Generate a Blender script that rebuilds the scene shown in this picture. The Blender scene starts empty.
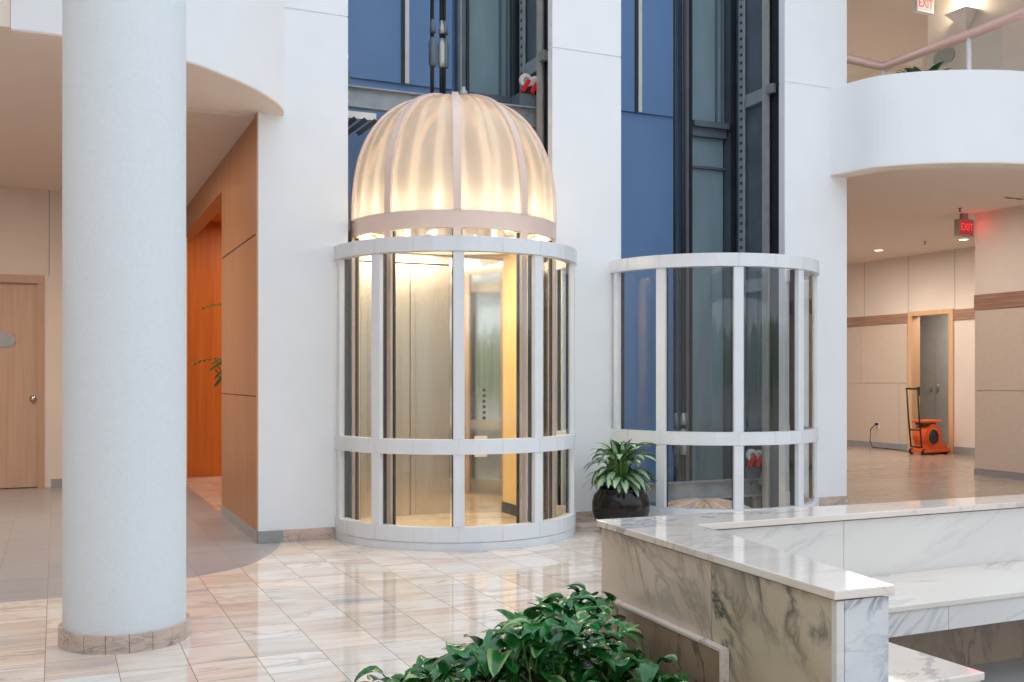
import bpy, bmesh, math, random
from math import sin, cos, pi, radians
from mathutils import Vector, Matrix, Euler
from mathutils.geometry import tessellate_polygon

random.seed(7)
SC = bpy.context.scene
COL = SC.collection

# ------------------------------------------------------------------ materials
def new_mat(name):
    m = bpy.data.materials.new(name); m.use_nodes = True
    nt = m.node_tree; nt.nodes.clear()
    out = nt.nodes.new('ShaderNodeOutputMaterial')
    return m, nt, out

def N(nt, t, **kw):
    n = nt.nodes.new(t)
    for k, v in kw.items():
        if k.startswith('i_'): n.inputs[k[2:]].default_value = v
        else: setattr(n, k, v)
    return n

def L(nt, a, b): nt.links.new(a, b)

def srgb(r, g, b):
    f = lambda c: (c/255/12.92) if c/255 <= .04045 else ((c/255+.055)/1.055)**2.4
    return (f(r), f(g), f(b), 1)

def pbsdf(nt, out, color=(.8,.8,.8,1), rough=.5, metal=0, spec=.5, coat=0):
    p = N(nt, 'ShaderNodeBsdfPrincipled')
    p.inputs['Base Color'].default_value = color
    p.inputs['Roughness'].default_value = rough
    p.inputs['Metallic'].default_value = metal
    p.inputs['Specular IOR Level'].default_value = spec
    p.inputs['Coat Weight'].default_value = coat
    L(nt, p.outputs[0], out.inputs[0])
    return p

def ramp(nt, stops):
    r = N(nt, 'ShaderNodeValToRGB'); e = r.color_ramp.elements
    while len(e) < len(stops): e.new(.5)
    for el, (p, c) in zip(e, stops): el.position = p; el.color = c
    return r

def plain(name, color, rough=.5, metal=0, spec=.5, var=.06, scale=6, bump=0, bscale=60, stretch=(1,1,1), coat=0):
    """paint, metal, plaster: base colour with a soft noise variation and a fine bump"""
    m, nt, out = new_mat(name)
    p = pbsdf(nt, out, color, rough, metal, spec, coat)
    tc = N(nt, 'ShaderNodeTexCoord'); mp = N(nt, 'ShaderNodeMapping'); mp.inputs['Scale'].default_value = stretch
    L(nt, tc.outputs['Object'], mp.inputs[0])
    nz = N(nt, 'ShaderNodeTexNoise', i_Scale=scale, i_Detail=4.0); L(nt, mp.outputs[0], nz.inputs['Vector'])
    lo = tuple(c*(1-var) for c in color[:3])+(1,); hi = tuple(min(1, c*(1+var)) for c in color[:3])+(1,)
    r = ramp(nt, [(.3, lo), (.7, hi)]); L(nt, nz.outputs[0], r.inputs[0]); L(nt, r.outputs[0], p.inputs['Base Color'])
    if bump:
        n2 = N(nt, 'ShaderNodeTexNoise', i_Scale=bscale, i_Detail=3.0); L(nt, mp.outputs[0], n2.inputs['Vector'])
        b = N(nt, 'ShaderNodeBump', i_Strength=bump, i_Distance=.01); L(nt, n2.outputs[0], b.inputs['Height'])
        L(nt, b.outputs[0], p.inputs['Normal'])
    return m

def emit(name, color, strength):
    m, nt, out = new_mat(name)
    e = N(nt, 'ShaderNodeEmission'); e.inputs[0].default_value = color; e.inputs[1].default_value = strength
    L(nt, e.outputs[0], out.inputs[0]); return m

def wood(name, c1, c2, rough=.4, scale=1.0, vertical=True):
    m, nt, out = new_mat(name); p = pbsdf(nt, out, c1, rough)
    tc = N(nt, 'ShaderNodeTexCoord'); mp = N(nt, 'ShaderNodeMapping')
    mp.inputs['Scale'].default_value = (22*scale, 22*scale, .9*scale) if vertical else (.9, 22, 22)
    L(nt, tc.outputs['Object'], mp.inputs[0])
    nz = N(nt, 'ShaderNodeTexNoise', i_Scale=1.6, i_Detail=6.0, i_Roughness=.6, i_Distortion=.4); L(nt, mp.outputs[0], nz.inputs['Vector'])
    r = ramp(nt, [(.3, c1), (.7, c2)]); L(nt, nz.outputs[0], r.inputs[0]); L(nt, r.outputs[0], p.inputs['Base Color'])
    return m

def marble(name, base, tint, vein, rough=.12, scale=2.0, rot=(0,0,0), stretch=(1,1,1), width=.03, veinamt=1.0, offset=(0,0,0)):
    m, nt, out = new_mat(name); p = pbsdf(nt, out, base, rough)
    tc = N(nt, 'ShaderNodeTexCoord'); mp = N(nt, 'ShaderNodeMapping')
    mp.inputs['Scale'].default_value = stretch; mp.inputs['Location'].default_value = offset
    mr = N(nt, 'ShaderNodeMapping'); mr.inputs['Rotation'].default_value = rot
    L(nt, tc.outputs['Object'], mr.inputs[0]); L(nt, mr.outputs[0], mp.inputs[0])
    cl = N(nt, 'ShaderNodeTexNoise', i_Scale=scale*.7, i_Detail=5.0, i_Distortion=.6); L(nt, mp.outputs[0], cl.inputs['Vector'])
    r0 = ramp(nt, [(.35, base), (.68, tint)]); L(nt, cl.outputs[0], r0.inputs[0])
    v = N(nt, 'ShaderNodeTexNoise', i_Scale=scale, i_Detail=6.0, i_Roughness=.62, i_Distortion=1.3); L(nt, mp.outputs[0], v.inputs['Vector'])
    s = N(nt, 'ShaderNodeMath', operation='SUBTRACT'); s.inputs[1].default_value = .5; L(nt, v.outputs[0], s.inputs[0])
    a = N(nt, 'ShaderNodeMath', operation='ABSOLUTE'); L(nt, s.outputs[0], a.inputs[0])
    r1 = ramp(nt, [(0, (1,1,1,1)), (width*.35, (.55,.55,.55,1)), (width, (0,0,0,1))]); L(nt, a.outputs[0], r1.inputs[0])
    ms = N(nt, 'ShaderNodeTexNoise', i_Scale=scale*.55, i_Detail=2.0); L(nt, mp.outputs[0], ms.inputs['Vector'])
    r2 = ramp(nt, [(.42, (0,0,0,1)), (.62, (1,1,1,1))]); L(nt, ms.outputs[0], r2.inputs[0])
    mu = N(nt, 'ShaderNodeMath', operation='MULTIPLY'); L(nt, r1.outputs[0], mu.inputs[0]); L(nt, r2.outputs[0], mu.inputs[1])
    m2 = N(nt, 'ShaderNodeMath', operation='MULTIPLY'); m2.inputs[1].default_value = veinamt; L(nt, mu.outputs[0], m2.inputs[0])
    mx = N(nt, 'ShaderNodeMix', data_type='RGBA'); L(nt, m2.outputs[0], mx.inputs[0]); L(nt, r0.outputs[0], mx.inputs[6]); mx.inputs[7].default_value = vein
    L(nt, mx.outputs[2], p.inputs['Base Color'])
    return m

def tiles(name, size, origin, stops, vein, grout, rough=.06, stretch=(2.0, 11.0, 1), veinamt=.6, gw=.007, tone=.18, spec=.5, hue=0):
    """square stone tiles laid along the walls: every tile has its own veining and tone"""
    m, nt, out = new_mat(name); p = pbsdf(nt, out, (.7,.65,.6,1), rough, spec=spec)
    tc = N(nt, 'ShaderNodeTexCoord')
    sh = N(nt, 'ShaderNodeVectorMath', operation='SUBTRACT'); sh.inputs[1].default_value = (origin[0], origin[1], 0); L(nt, tc.outputs['Object'], sh.inputs[0])
    dv = N(nt, 'ShaderNodeVectorMath', operation='DIVIDE'); dv.inputs[1].default_value = (size[0], size[1], 1); L(nt, sh.outputs[0], dv.inputs[0])
    fl = N(nt, 'ShaderNodeVectorMath', operation='FLOOR'); L(nt, dv.outputs[0], fl.inputs[0])
    wn = N(nt, 'ShaderNodeTexWhiteNoise', noise_dimensions='2D'); L(nt, fl.outputs[0], wn.inputs['Vector'])
    mp = N(nt, 'ShaderNodeVectorMath', operation='MULTIPLY'); mp.inputs[1].default_value = stretch; L(nt, sh.outputs[0], mp.inputs[0])
    of = N(nt, 'ShaderNodeVectorMath', operation='SCALE'); of.inputs[3].default_value = 37.0; L(nt, wn.outputs['Color'], of.inputs[0])
    ad = N(nt, 'ShaderNodeVectorMath', operation='ADD'); L(nt, mp.outputs[0], ad.inputs[0]); L(nt, of.outputs[0], ad.inputs[1])
    nz = N(nt, 'ShaderNodeTexNoise', i_Scale=1.0, i_Detail=5.0, i_Distortion=.7); L(nt, ad.outputs[0], nz.inputs['Vector'])
    r = ramp(nt, stops); L(nt, nz.outputs[0], r.inputs[0])
    # thin veins
    n2 = N(nt, 'ShaderNodeTexNoise', i_Scale=.8, i_Detail=6.0, i_Distortion=1.6); L(nt, ad.outputs[0], n2.inputs['Vector'])
    s = N(nt, 'ShaderNodeMath', operation='SUBTRACT'); s.inputs[1].default_value = .47; L(nt, n2.outputs[0], s.inputs[0])
    a = N(nt, 'ShaderNodeMath', operation='ABSOLUTE'); L(nt, s.outputs[0], a.inputs[0])
    rv = ramp(nt, [(0, (1,1,1,1)), (.035, (0,0,0,1))]); L(nt, a.outputs[0], rv.inputs[0])
    va = N(nt, 'ShaderNodeMath', operation='MULTIPLY'); L(nt, rv.outputs[0], va.inputs[0])
    vb = N(nt, 'ShaderNodeMath', operation='MULTIPLY'); vb.inputs[1].default_value = veinamt; L(nt, wn.outputs['Value'], vb.inputs[0]); L(nt, vb.outputs[0], va.inputs[1])
    mx = N(nt, 'ShaderNodeMix', data_type='RGBA'); L(nt, va.outputs[0], mx.inputs[0]); L(nt, r.outputs[0], mx.inputs[6]); mx.inputs[7].default_value = vein
    # per tile tone
    mr = N(nt, 'ShaderNodeMapRange'); mr.inputs['To Min'].default_value = 1-tone; mr.inputs['To Max'].default_value = 1+tone*.4; L(nt, wn.outputs['Value'], mr.inputs[0])
    tn = N(nt, 'ShaderNodeVectorMath', operation='SCALE'); L(nt, mx.outputs[2], tn.inputs[0]); L(nt, mr.outputs[0], tn.inputs[3])
    if hue:
        hr_ = ramp(nt, [(.15, (1,1,1,1)), (.35, (.93,.95,.97,1)), (.55, (1.0,.93,.88,1)), (.75, (1,.97,.93,1)), (.95, (.94,.93,.92,1))])
        sc_ = N(nt, 'ShaderNodeSeparateColor'); L(nt, wn.outputs['Color'], sc_.inputs[0]); L(nt, sc_.outputs[1], hr_.inputs[0])
        mh = N(nt, 'ShaderNodeMix', data_type='RGBA', blend_type='MULTIPLY'); mh.inputs[0].default_value = 1
        L(nt, tn.outputs[0], mh.inputs[6]); L(nt, hr_.outputs[0], mh.inputs[7]); tn = mh
    # grout
    sp = N(nt, 'ShaderNodeSeparateXYZ'); L(nt, dv.outputs[0], sp.inputs[0])
    px = N(nt, 'ShaderNodeMath', operation='PINGPONG'); px.inputs[1].default_value = .5; L(nt, sp.outputs[0], px.inputs[0])
    py = N(nt, 'ShaderNodeMath', operation='PINGPONG'); py.inputs[1].default_value = .5; L(nt, sp.outputs[1], py.inputs[0])
    mn = N(nt, 'ShaderNodeMath', operation='MINIMUM'); L(nt, px.outputs[0], mn.inputs[0]); L(nt, py.outputs[0], mn.inputs[1])
    lt = N(nt, 'ShaderNodeMath', operation='LESS_THAN'); lt.inputs[1].default_value = gw; L(nt, mn.outputs[0], lt.inputs[0])
    m3 = N(nt, 'ShaderNodeMix', data_type='RGBA'); L(nt, lt.outputs[0], m3.inputs[0]); L(nt, tn.outputs[2 if hue else 0], m3.inputs[6]); m3.inputs[7].default_value = grout
    L(nt, m3.outputs[2], p.inputs['Base Color'])
    return m

def schlick(nt, r0, span, normal=None):
    ge = N(nt, 'ShaderNodeNewGeometry'); dt = N(nt, 'ShaderNodeVectorMath', operation='DOT_PRODUCT')
    L(nt, normal or ge.outputs['Normal'], dt.inputs[0]); L(nt, ge.outputs['Incoming'], dt.inputs[1])
    ab = N(nt, 'ShaderNodeMath', operation='ABSOLUTE'); L(nt, dt.outputs['Value'], ab.inputs[0])
    om = N(nt, 'ShaderNodeMath', operation='SUBTRACT', use_clamp=True); om.inputs[0].default_value = 1; L(nt, ab.outputs[0], om.inputs[1])
    pw = N(nt, 'ShaderNodeMath', operation='POWER'); pw.inputs[1].default_value = 5; L(nt, om.outputs[0], pw.inputs[0])
    ma = N(nt, 'ShaderNodeMath', operation='MULTIPLY_ADD'); ma.inputs[1].default_value = span; ma.inputs[2].default_value = r0; L(nt, pw.outputs[0], ma.inputs[0])
    return ma

def glass(name, tint=(1,1,1,1), refl=1.0, rough=0.0, ior=1.45):
    m, nt, out = new_mat(name)
    t = N(nt, 'ShaderNodeBsdfTransparent'); t.inputs[0].default_value = tint
    g = N(nt, 'ShaderNodeBsdfGlossy'); g.inputs['Roughness'].default_value = rough
    mu = schlick(nt, .045*refl, .75*refl)
    mx = N(nt, 'ShaderNodeMixShader'); L(nt, mu.outputs[0], mx.inputs[0]); L(nt, t.outputs[0], mx.inputs[1]); L(nt, g.outputs[0], mx.inputs[2])
    L(nt, mx.outputs[0], out.inputs[0]); return m

def dome_acrylic():
    """wavy acrylic, vertical light streaks put in as frosted bands"""
    m, nt, out = new_mat('dome_acrylic')
    tc = N(nt, 'ShaderNodeTexCoord')
    sp = N(nt, 'ShaderNodeSeparateXYZ'); L(nt, tc.outputs['Object'], sp.inputs[0])
    yy = N(nt, 'ShaderNodeMath', operation='SUBTRACT'); yy.inputs[1].default_value = .02; L(nt, sp.outputs[1], yy.inputs[0])
    an = N(nt, 'ShaderNodeMath', operation='ARCTAN2'); L(nt, sp.outputs[0], an.inputs[0]); L(nt, yy.outputs[0], an.inputs[1])
    n0 = N(nt, 'ShaderNodeTexNoise', i_Scale=2.2, i_Detail=2.0); L(nt, tc.outputs['Object'], n0.inputs['Vector'])
    ad = N(nt, 'ShaderNodeMath', operation='MULTIPLY_ADD'); L(nt, n0.outputs[0], ad.inputs[0]); ad.inputs[1].default_value = .09; L(nt, an.outputs[0], ad.inputs[2])
    mu = N(nt, 'ShaderNodeMath', operation='MULTIPLY'); mu.inputs[1].default_value = 28.5; L(nt, ad.outputs[0], mu.inputs[0])
    sn = N(nt, 'ShaderNodeMath', operation='SINE'); L(nt, mu.outputs[0], sn.inputs[0])
    st = ramp(nt, [(0, (.46,)*3+(1,)), (.5, (.52,)*3+(1,)), (.95, (.82,)*3+(1,))])  # frosted bands stand in for streaks of lamp light
    ms = N(nt, 'ShaderNodeMapRange'); ms.inputs['From Min'].default_value = -1; L(nt, sn.outputs[0], ms.inputs[0]); L(nt, ms.outputs[0], st.inputs[0])
    nz = N(nt, 'ShaderNodeTexNoise', i_Scale=5.0, i_Detail=3.0, i_Distortion=1.5); L(nt, tc.outputs['Object'], nz.inputs['Vector'])
    bp = N(nt, 'ShaderNodeBump', i_Strength=.30, i_Distance=.05); L(nt, nz.outputs[0], bp.inputs['Height'])
    tl = N(nt, 'ShaderNodeBsdfTranslucent'); tl.inputs[0].default_value = (.93,.87,.78,1)
    df = N(nt, 'ShaderNodeBsdfDiffuse'); df.inputs[0].default_value = (.78,.68,.58,1)
    tr = N(nt, 'ShaderNodeBsdfTransparent'); tr.inputs[0].default_value = (.95,.88,.80,1)
    gl = N(nt, 'ShaderNodeBsdfGlossy'); gl.inputs['Roughness'].default_value = .08; L(nt, bp.outputs[0], gl.inputs['Normal'])
    m0 = N(nt, 'ShaderNodeMixShader'); m0.inputs[0].default_value = .40; L(nt, tl.outputs[0], m0.inputs[1]); L(nt, df.outputs[0], m0.inputs[2])
    m1 = N(nt, 'ShaderNodeMixShader'); L(nt, st.outputs[0], m1.inputs[0]); L(nt, tr.outputs[0], m1.inputs[1]); L(nt, m0.outputs[0], m1.inputs[2])
    fr = schlick(nt, .06, .7, bp.outputs[0])
    m2 = N(nt, 'ShaderNodeMixShader'); L(nt, fr.outputs[0], m2.inputs[0]); L(nt, m1.outputs[0], m2.inputs[1]); L(nt, gl.outputs[0], m2.inputs[2])
    L(nt, m2.outputs[0], out.inputs[0]); return m

def leafmat(name, edge, centre, midrib, noise=.0, rough=.3):
    m, nt, out = new_mat(name); p = pbsdf(nt, out, edge, rough)
    uv = N(nt, 'ShaderNodeUVMap'); sp = N(nt, 'ShaderNodeSeparateXYZ'); L(nt, uv.outputs[0], sp.inputs[0])
    s = N(nt, 'ShaderNodeMath', operation='SUBTRACT'); s.inputs[1].default_value = .5; L(nt, sp.outputs[0], s.inputs[0])
    a = N(nt, 'ShaderNodeMath', operation='ABSOLUTE'); L(nt, s.outputs[0], a.inputs[0])
    tc = N(nt, 'ShaderNodeTexCoord'); nz = N(nt, 'ShaderNodeTexNoise', i_Scale=28.0, i_Detail=3.0); L(nt, tc.outputs['Object'], nz.inputs['Vector'])
    mm = N(nt, 'ShaderNodeMath', operation='MULTIPLY_ADD'); L(nt, nz.outputs[0], mm.inputs[0]); mm.inputs[1].default_value = noise; L(nt, a.outputs[0], mm.inputs[2])
    r = ramp(nt, [(.015, midrib), (.04, centre), (.25+noise*.5, centre), (.36+noise*.5, edge)]); L(nt, mm.outputs[0], r.inputs[0])
    nb = N(nt, 'ShaderNodeTexNoise', i_Scale=7.0); L(nt, tc.outputs['Object'], nb.inputs['Vector'])
    rb = ramp(nt, [(.35, (.62,.66,.6,1)), (.65, (1,1,.95,1))]); L(nt, nb.outputs[0], rb.inputs[0])
    mx = N(nt, 'ShaderNodeMix', data_type='RGBA', blend_type='MULTIPLY'); mx.inputs[0].default_value = 1
    L(nt, r.outputs[0], mx.inputs[6]); L(nt, rb.outputs[0], mx.inputs[7]); L(nt, mx.outputs[2], p.inputs['Base Color'])
    return m

M = {}
M['white'] = plain('white_plaster', (.80,.82,.84,1), .75, var=.015, scale=3, bump=.10, bscale=90)
M['column'] = plain('white_stucco', (.69,.74,.77,1),   .8, var=.02, scale=40, bump=.2, bscale=110)
M['soffit'] = plain('cream_ceiling_paint', srgb(228,214,202), .8, var=.015, bump=.05)
M['ceil_tan'] = plain('tan_ceiling', srgb(212,196,182), .8, var=.015)
M['beige'] = plain('beige_wall_panel', srgb(226,212,200), .6, var=.03, scale=2)
M['upperwall'] = plain('pale_beige_paint', srgb(218,210,202), .7, var=.02)
M['upperceil'] = plain('brown_beige_ceiling_paint', srgb(178,166,156), .8, var=.02)
M['panel_stone'] = plain('tan_textured_stone_panel', srgb(206,188,172), .7, var=.10, scale=70, bump=.2, bscale=120)
M['darkgap'] = plain('dark_joint', (.05,.045,.04,1), .8)
M['groove'] = plain('grey_joint', (.30,.30,.30,1), .8)
M['white_metal'] = plain('white_coated_metal', (.72,.75,.78,1), .35, var=.02)
M['black'] = plain('black_rubber', (.012,.013,.016,1), .5)
M['copper'] = plain('rose_copper_metal', srgb(226,202,190), .42, .1, var=.04, scale=3)
M['steel_floorlike'] = None
M['blue'] = plain('blue_painted_steel', srgb(94,130,176), .45, var=.06, scale=2, stretch=(1,1,.4))
M['greyblue'] = plain('grey_blue_painted_steel', srgb(128,152,162), .4, var=.14, scale=2, stretch=(2,2,.4))
M['darksteel'] = plain('dark_painted_steel', srgb(90,104,114), .5, var=.18, scale=4)
M['nearblack'] = plain('greasy_black_steel', srgb(34,36,40), .45, var=.2)
M['galv'] = plain('galvanised_steel', srgb(168,166,160), .4, .6, var=.1, scale=9)
M['beam'] = plain('grey_painted_beam', srgb(150,158,164), .5, .1, var=.12, scale=8)
M['red'] = plain('red_painted_casting', srgb(200,28,34), .35)
M['railsteel'] = plain('pale_rail_steel', srgb(176,174,168), .45, .2, var=.1, scale=9)
M['pale'] = plain('pale_grey_paint', srgb(214,214,214), .5)
M['cream'] = plain('cream_laminate', srgb(240,212,150), .45, var=.02)
M['door_tan'] = wood('tan_door_laminate', srgb(206,172,146), srgb(190,154,128), .45, .7)
M['frame_tan'] = wood('tan_door_frame', srgb(196,160,134), srgb(182,144,118), .4)
M['frame_wood'] = wood('maple_door_frame', srgb(222,182,142), srgb(206,164,124), .4)
M['wood'] = wood('maple_veneer_panel', srgb(180,124,82), srgb(160,104,64), .35, .6)
M['orange'] = wood('orange_maple_panel', srgb(210,118,46), srgb(194,98,32), .4, .6)
M['base_grey'] = plain('grey_stone_base', srgb(150,150,150), .3, var=.08)
M['grey_door'] = plain('grey_closet_door', srgb(176,174,170), .5)
M['glass'] = glass('clear_glass', (.97,.985,.98,1), 1.0)
M['carglass'] = glass('clear_car_glass', (.985,.98,.965,1), .8)
M['railglass'] = glass('rail_glass', (.93,.95,.93,1), .8)
M['dome'] = dome_acrylic()
M['soil'] = plain('dark_soil', (.03,.022,.016,1), .95, var=.4, scale=60, bump=.5)
M['pot'] = plain('black_glazed_ceramic', (.012,.010,.009,1), .10, var=.3, spec=.35)
M['terracotta'] = plain('brown_plant_pot', srgb(120,90,70), .5)
M['stem'] = plain('green_stem', srgb(90,130,60), .5)
M['agla'] = leafmat('silver_green_leaf', srgb(38,84,48), srgb(178,206,172), srgb(204,220,186), noise=.32, rough=.32)
M['pothos'] = leafmat('deep_green_leaf', srgb(46,120,54), srgb(34,104,48), srgb(100,158,88), noise=.1, rough=.2)
M['pothos_pale'] = leafmat('yellow_edged_leaf', srgb(150,178,112), srgb(48,118,56), srgb(130,176,110), noise=.1, rough=.28)
M['palm'] = leafmat('palm_leaf', srgb(104,116,50), srgb(84,100,44), srgb(150,150,90), rough=.4)
M['orange_plastic'] = plain('orange_plastic', srgb(226,92,34), .4, var=.05)
M['black_plastic'] = plain('black_plastic', srgb(28,26,26), .4)
M['chrome'] = plain('satin_chrome', (.7,.7,.7,1), .2, 1.0)
M['plaque'] = plain('grey_sign_plate', srgb(164,168,170), .45, .1)
M['sign_grey'] = plain('sign_housing_grey', srgb(150,136,124), .5)
M['sign_white'] = emit('lit_sign_face_white', (1,.93,.82,1), .85)
M['red_glow'] = emit('lit_red_letters', (1,.06,.05,1), 1.1)
M['red_back'] = emit('lit_red_face', (1,.10,.12,1), .38)
M['red_paint'] = plain('red_letter_film', srgb(222,60,40), .4)
M['rail_copper'] = plain('rose_painted_rail', srgb(222,184,172), .35, .15, var=.03)
M['lamp_on'] = emit('lit_downlight_lens', (1,.86,.66,1), 7.0)
M['strip_on'] = emit('lit_cove_strip', (1,.83,.58,1), 5.0)
M['sconce'] = plain('grey_sconce_metal', srgb(220,216,210), .5)

def steel():
    m, nt, out = new_mat('brushed_stainless'); p = pbsdf(nt, out, (.60,.555,.49,1), .25, 1.0)
    tc = N(nt, 'ShaderNodeTexCoord'); mp = N(nt, 'ShaderNodeMapping'); mp.inputs['Scale'].default_value = (60,60,.6)
    L(nt, tc.outputs['Object'], mp.inputs[0])
    nz = N(nt, 'ShaderNodeTexNoise', i_Scale=2.0, i_Detail=4.0); L(nt, mp.outputs[0], nz.inputs['Vector'])
    r = ramp(nt, [(.3, (.25,.25,.25,1)), (.7, (.265,.265,.265,1))]); L(nt, nz.outputs[0], r.inputs[0]); L(nt, r.outputs[0], p.inputs['Roughness'])
    return m
M['steel'] = steel()
M['polished'] = plain('polished_stainless', (.68,.65,.60,1), .07, 1.0, var=.02)
M['floor_marble'] = tiles('cream_pink_marble_tiles', (.30,.30), (-.045,.02),
    [(.26, srgb(190,188,186)), (.38, srgb(222,206,194)), (.50, srgb(234,220,206)), (.62, srgb(236,230,222)), (.75, srgb(222,202,188))],
    srgb(136,136,136), srgb(158,142,128), rough=.05, stretch=(1.3,5.0,1), veinamt=.5, tone=.10, hue=.5)
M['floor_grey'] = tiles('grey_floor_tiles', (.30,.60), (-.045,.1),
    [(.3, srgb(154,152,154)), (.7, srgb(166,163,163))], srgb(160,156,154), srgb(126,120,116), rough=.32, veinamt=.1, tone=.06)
M['floor_tan'] = tiles('tan_floor_tiles', (1.2,.30), (0,.1),
    [(.3, srgb(158,142,128)), (.7, srgb(176,160,144))], srgb(150,134,122), srgb(138,122,110), rough=.2, veinamt=.2, tone=.12)
M['car_floor'] = marble('tan_marble_car_floor', srgb(238,216,182), srgb(226,198,156), srgb(176,140,104), rough=.12, scale=3.0, width=.05)
M['planter'] = marble('grey_veined_marble', srgb(208,196,182), srgb(192,172,152), srgb(70,80,82), rough=.14, scale=1.9, rot=(radians(-38),0,0), stretch=(1,.55,1.7), width=.05)
M['planter2'] = marble('strongly_veined_marble', srgb(200,190,172), srgb(182,164,136), srgb(56,66,68), rough=.14, scale=2.3, rot=(radians(-42),0,0), stretch=(1,.5,1.7), width=.075, offset=(4.4,1.2,2.1))
M['endmarble'] = marble('blue_veined_white_marble', srgb(214,216,216), srgb(200,206,210), srgb(84,98,112), rough=.14, scale=4.2, rot=(0,radians(28),0), stretch=(.6,1,1.5), width=.05, offset=(1.7,0,3.3))
M['coping'] = marble('polished_white_marble', srgb(226,218,208), srgb(218,206,194), srgb(120,126,132), rough=.05, scale=1.5, rot=(0,0,radians(-18)), stretch=(.6,1.9,1), width=.035, veinamt=.7)
M['backmarble'] = marble('pale_marble', srgb(222,218,212), srgb(210,206,202), srgb(140,148,154), rough=.16, scale=1.5, rot=(0,radians(26),0), stretch=(.6,1,1.9), width=.03, veinamt=.6)
M['brownmarble'] = marble('brown_marble', srgb(168,146,122), srgb(150,128,106), srgb(110,96,80), rough=.2, scale=3.0, stretch=(1,1,.5), width=.05)
M['basemarble'] = marble('tan_marble_base', srgb(204,184,170), srgb(186,168,156), srgb(120,110,106), rough=.15, scale=8.0, stretch=(1,1,3), width=.05)
def bandmat():
    m, nt, out = new_mat('striated_red_stone'); p = pbsdf(nt, out, (.4,.3,.25,1), .35)
    tc = N(nt, 'ShaderNodeTexCoord'); mp = N(nt, 'ShaderNodeMapping'); mp.inputs['Scale'].default_value = (.8,.8,26)
    L(nt, tc.outputs['Object'], mp.inputs[0])
    nz = N(nt, 'ShaderNodeTexNoise', i_Scale=1.0, i_Detail=4.0, i_Distortion=.3); L(nt, mp.outputs[0], nz.inputs['Vector'])
    r = ramp(nt, [(.3, srgb(120,92,84)), (.45, srgb(168,136,112)), (.55, srgb(150,110,92)), (.7, srgb(186,160,140))]); L(nt, nz.outputs[0], r.inputs[0]); L(nt, r.outputs[0], p.inputs['Base Color'])
    return m
M['band'] = bandmat()

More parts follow.
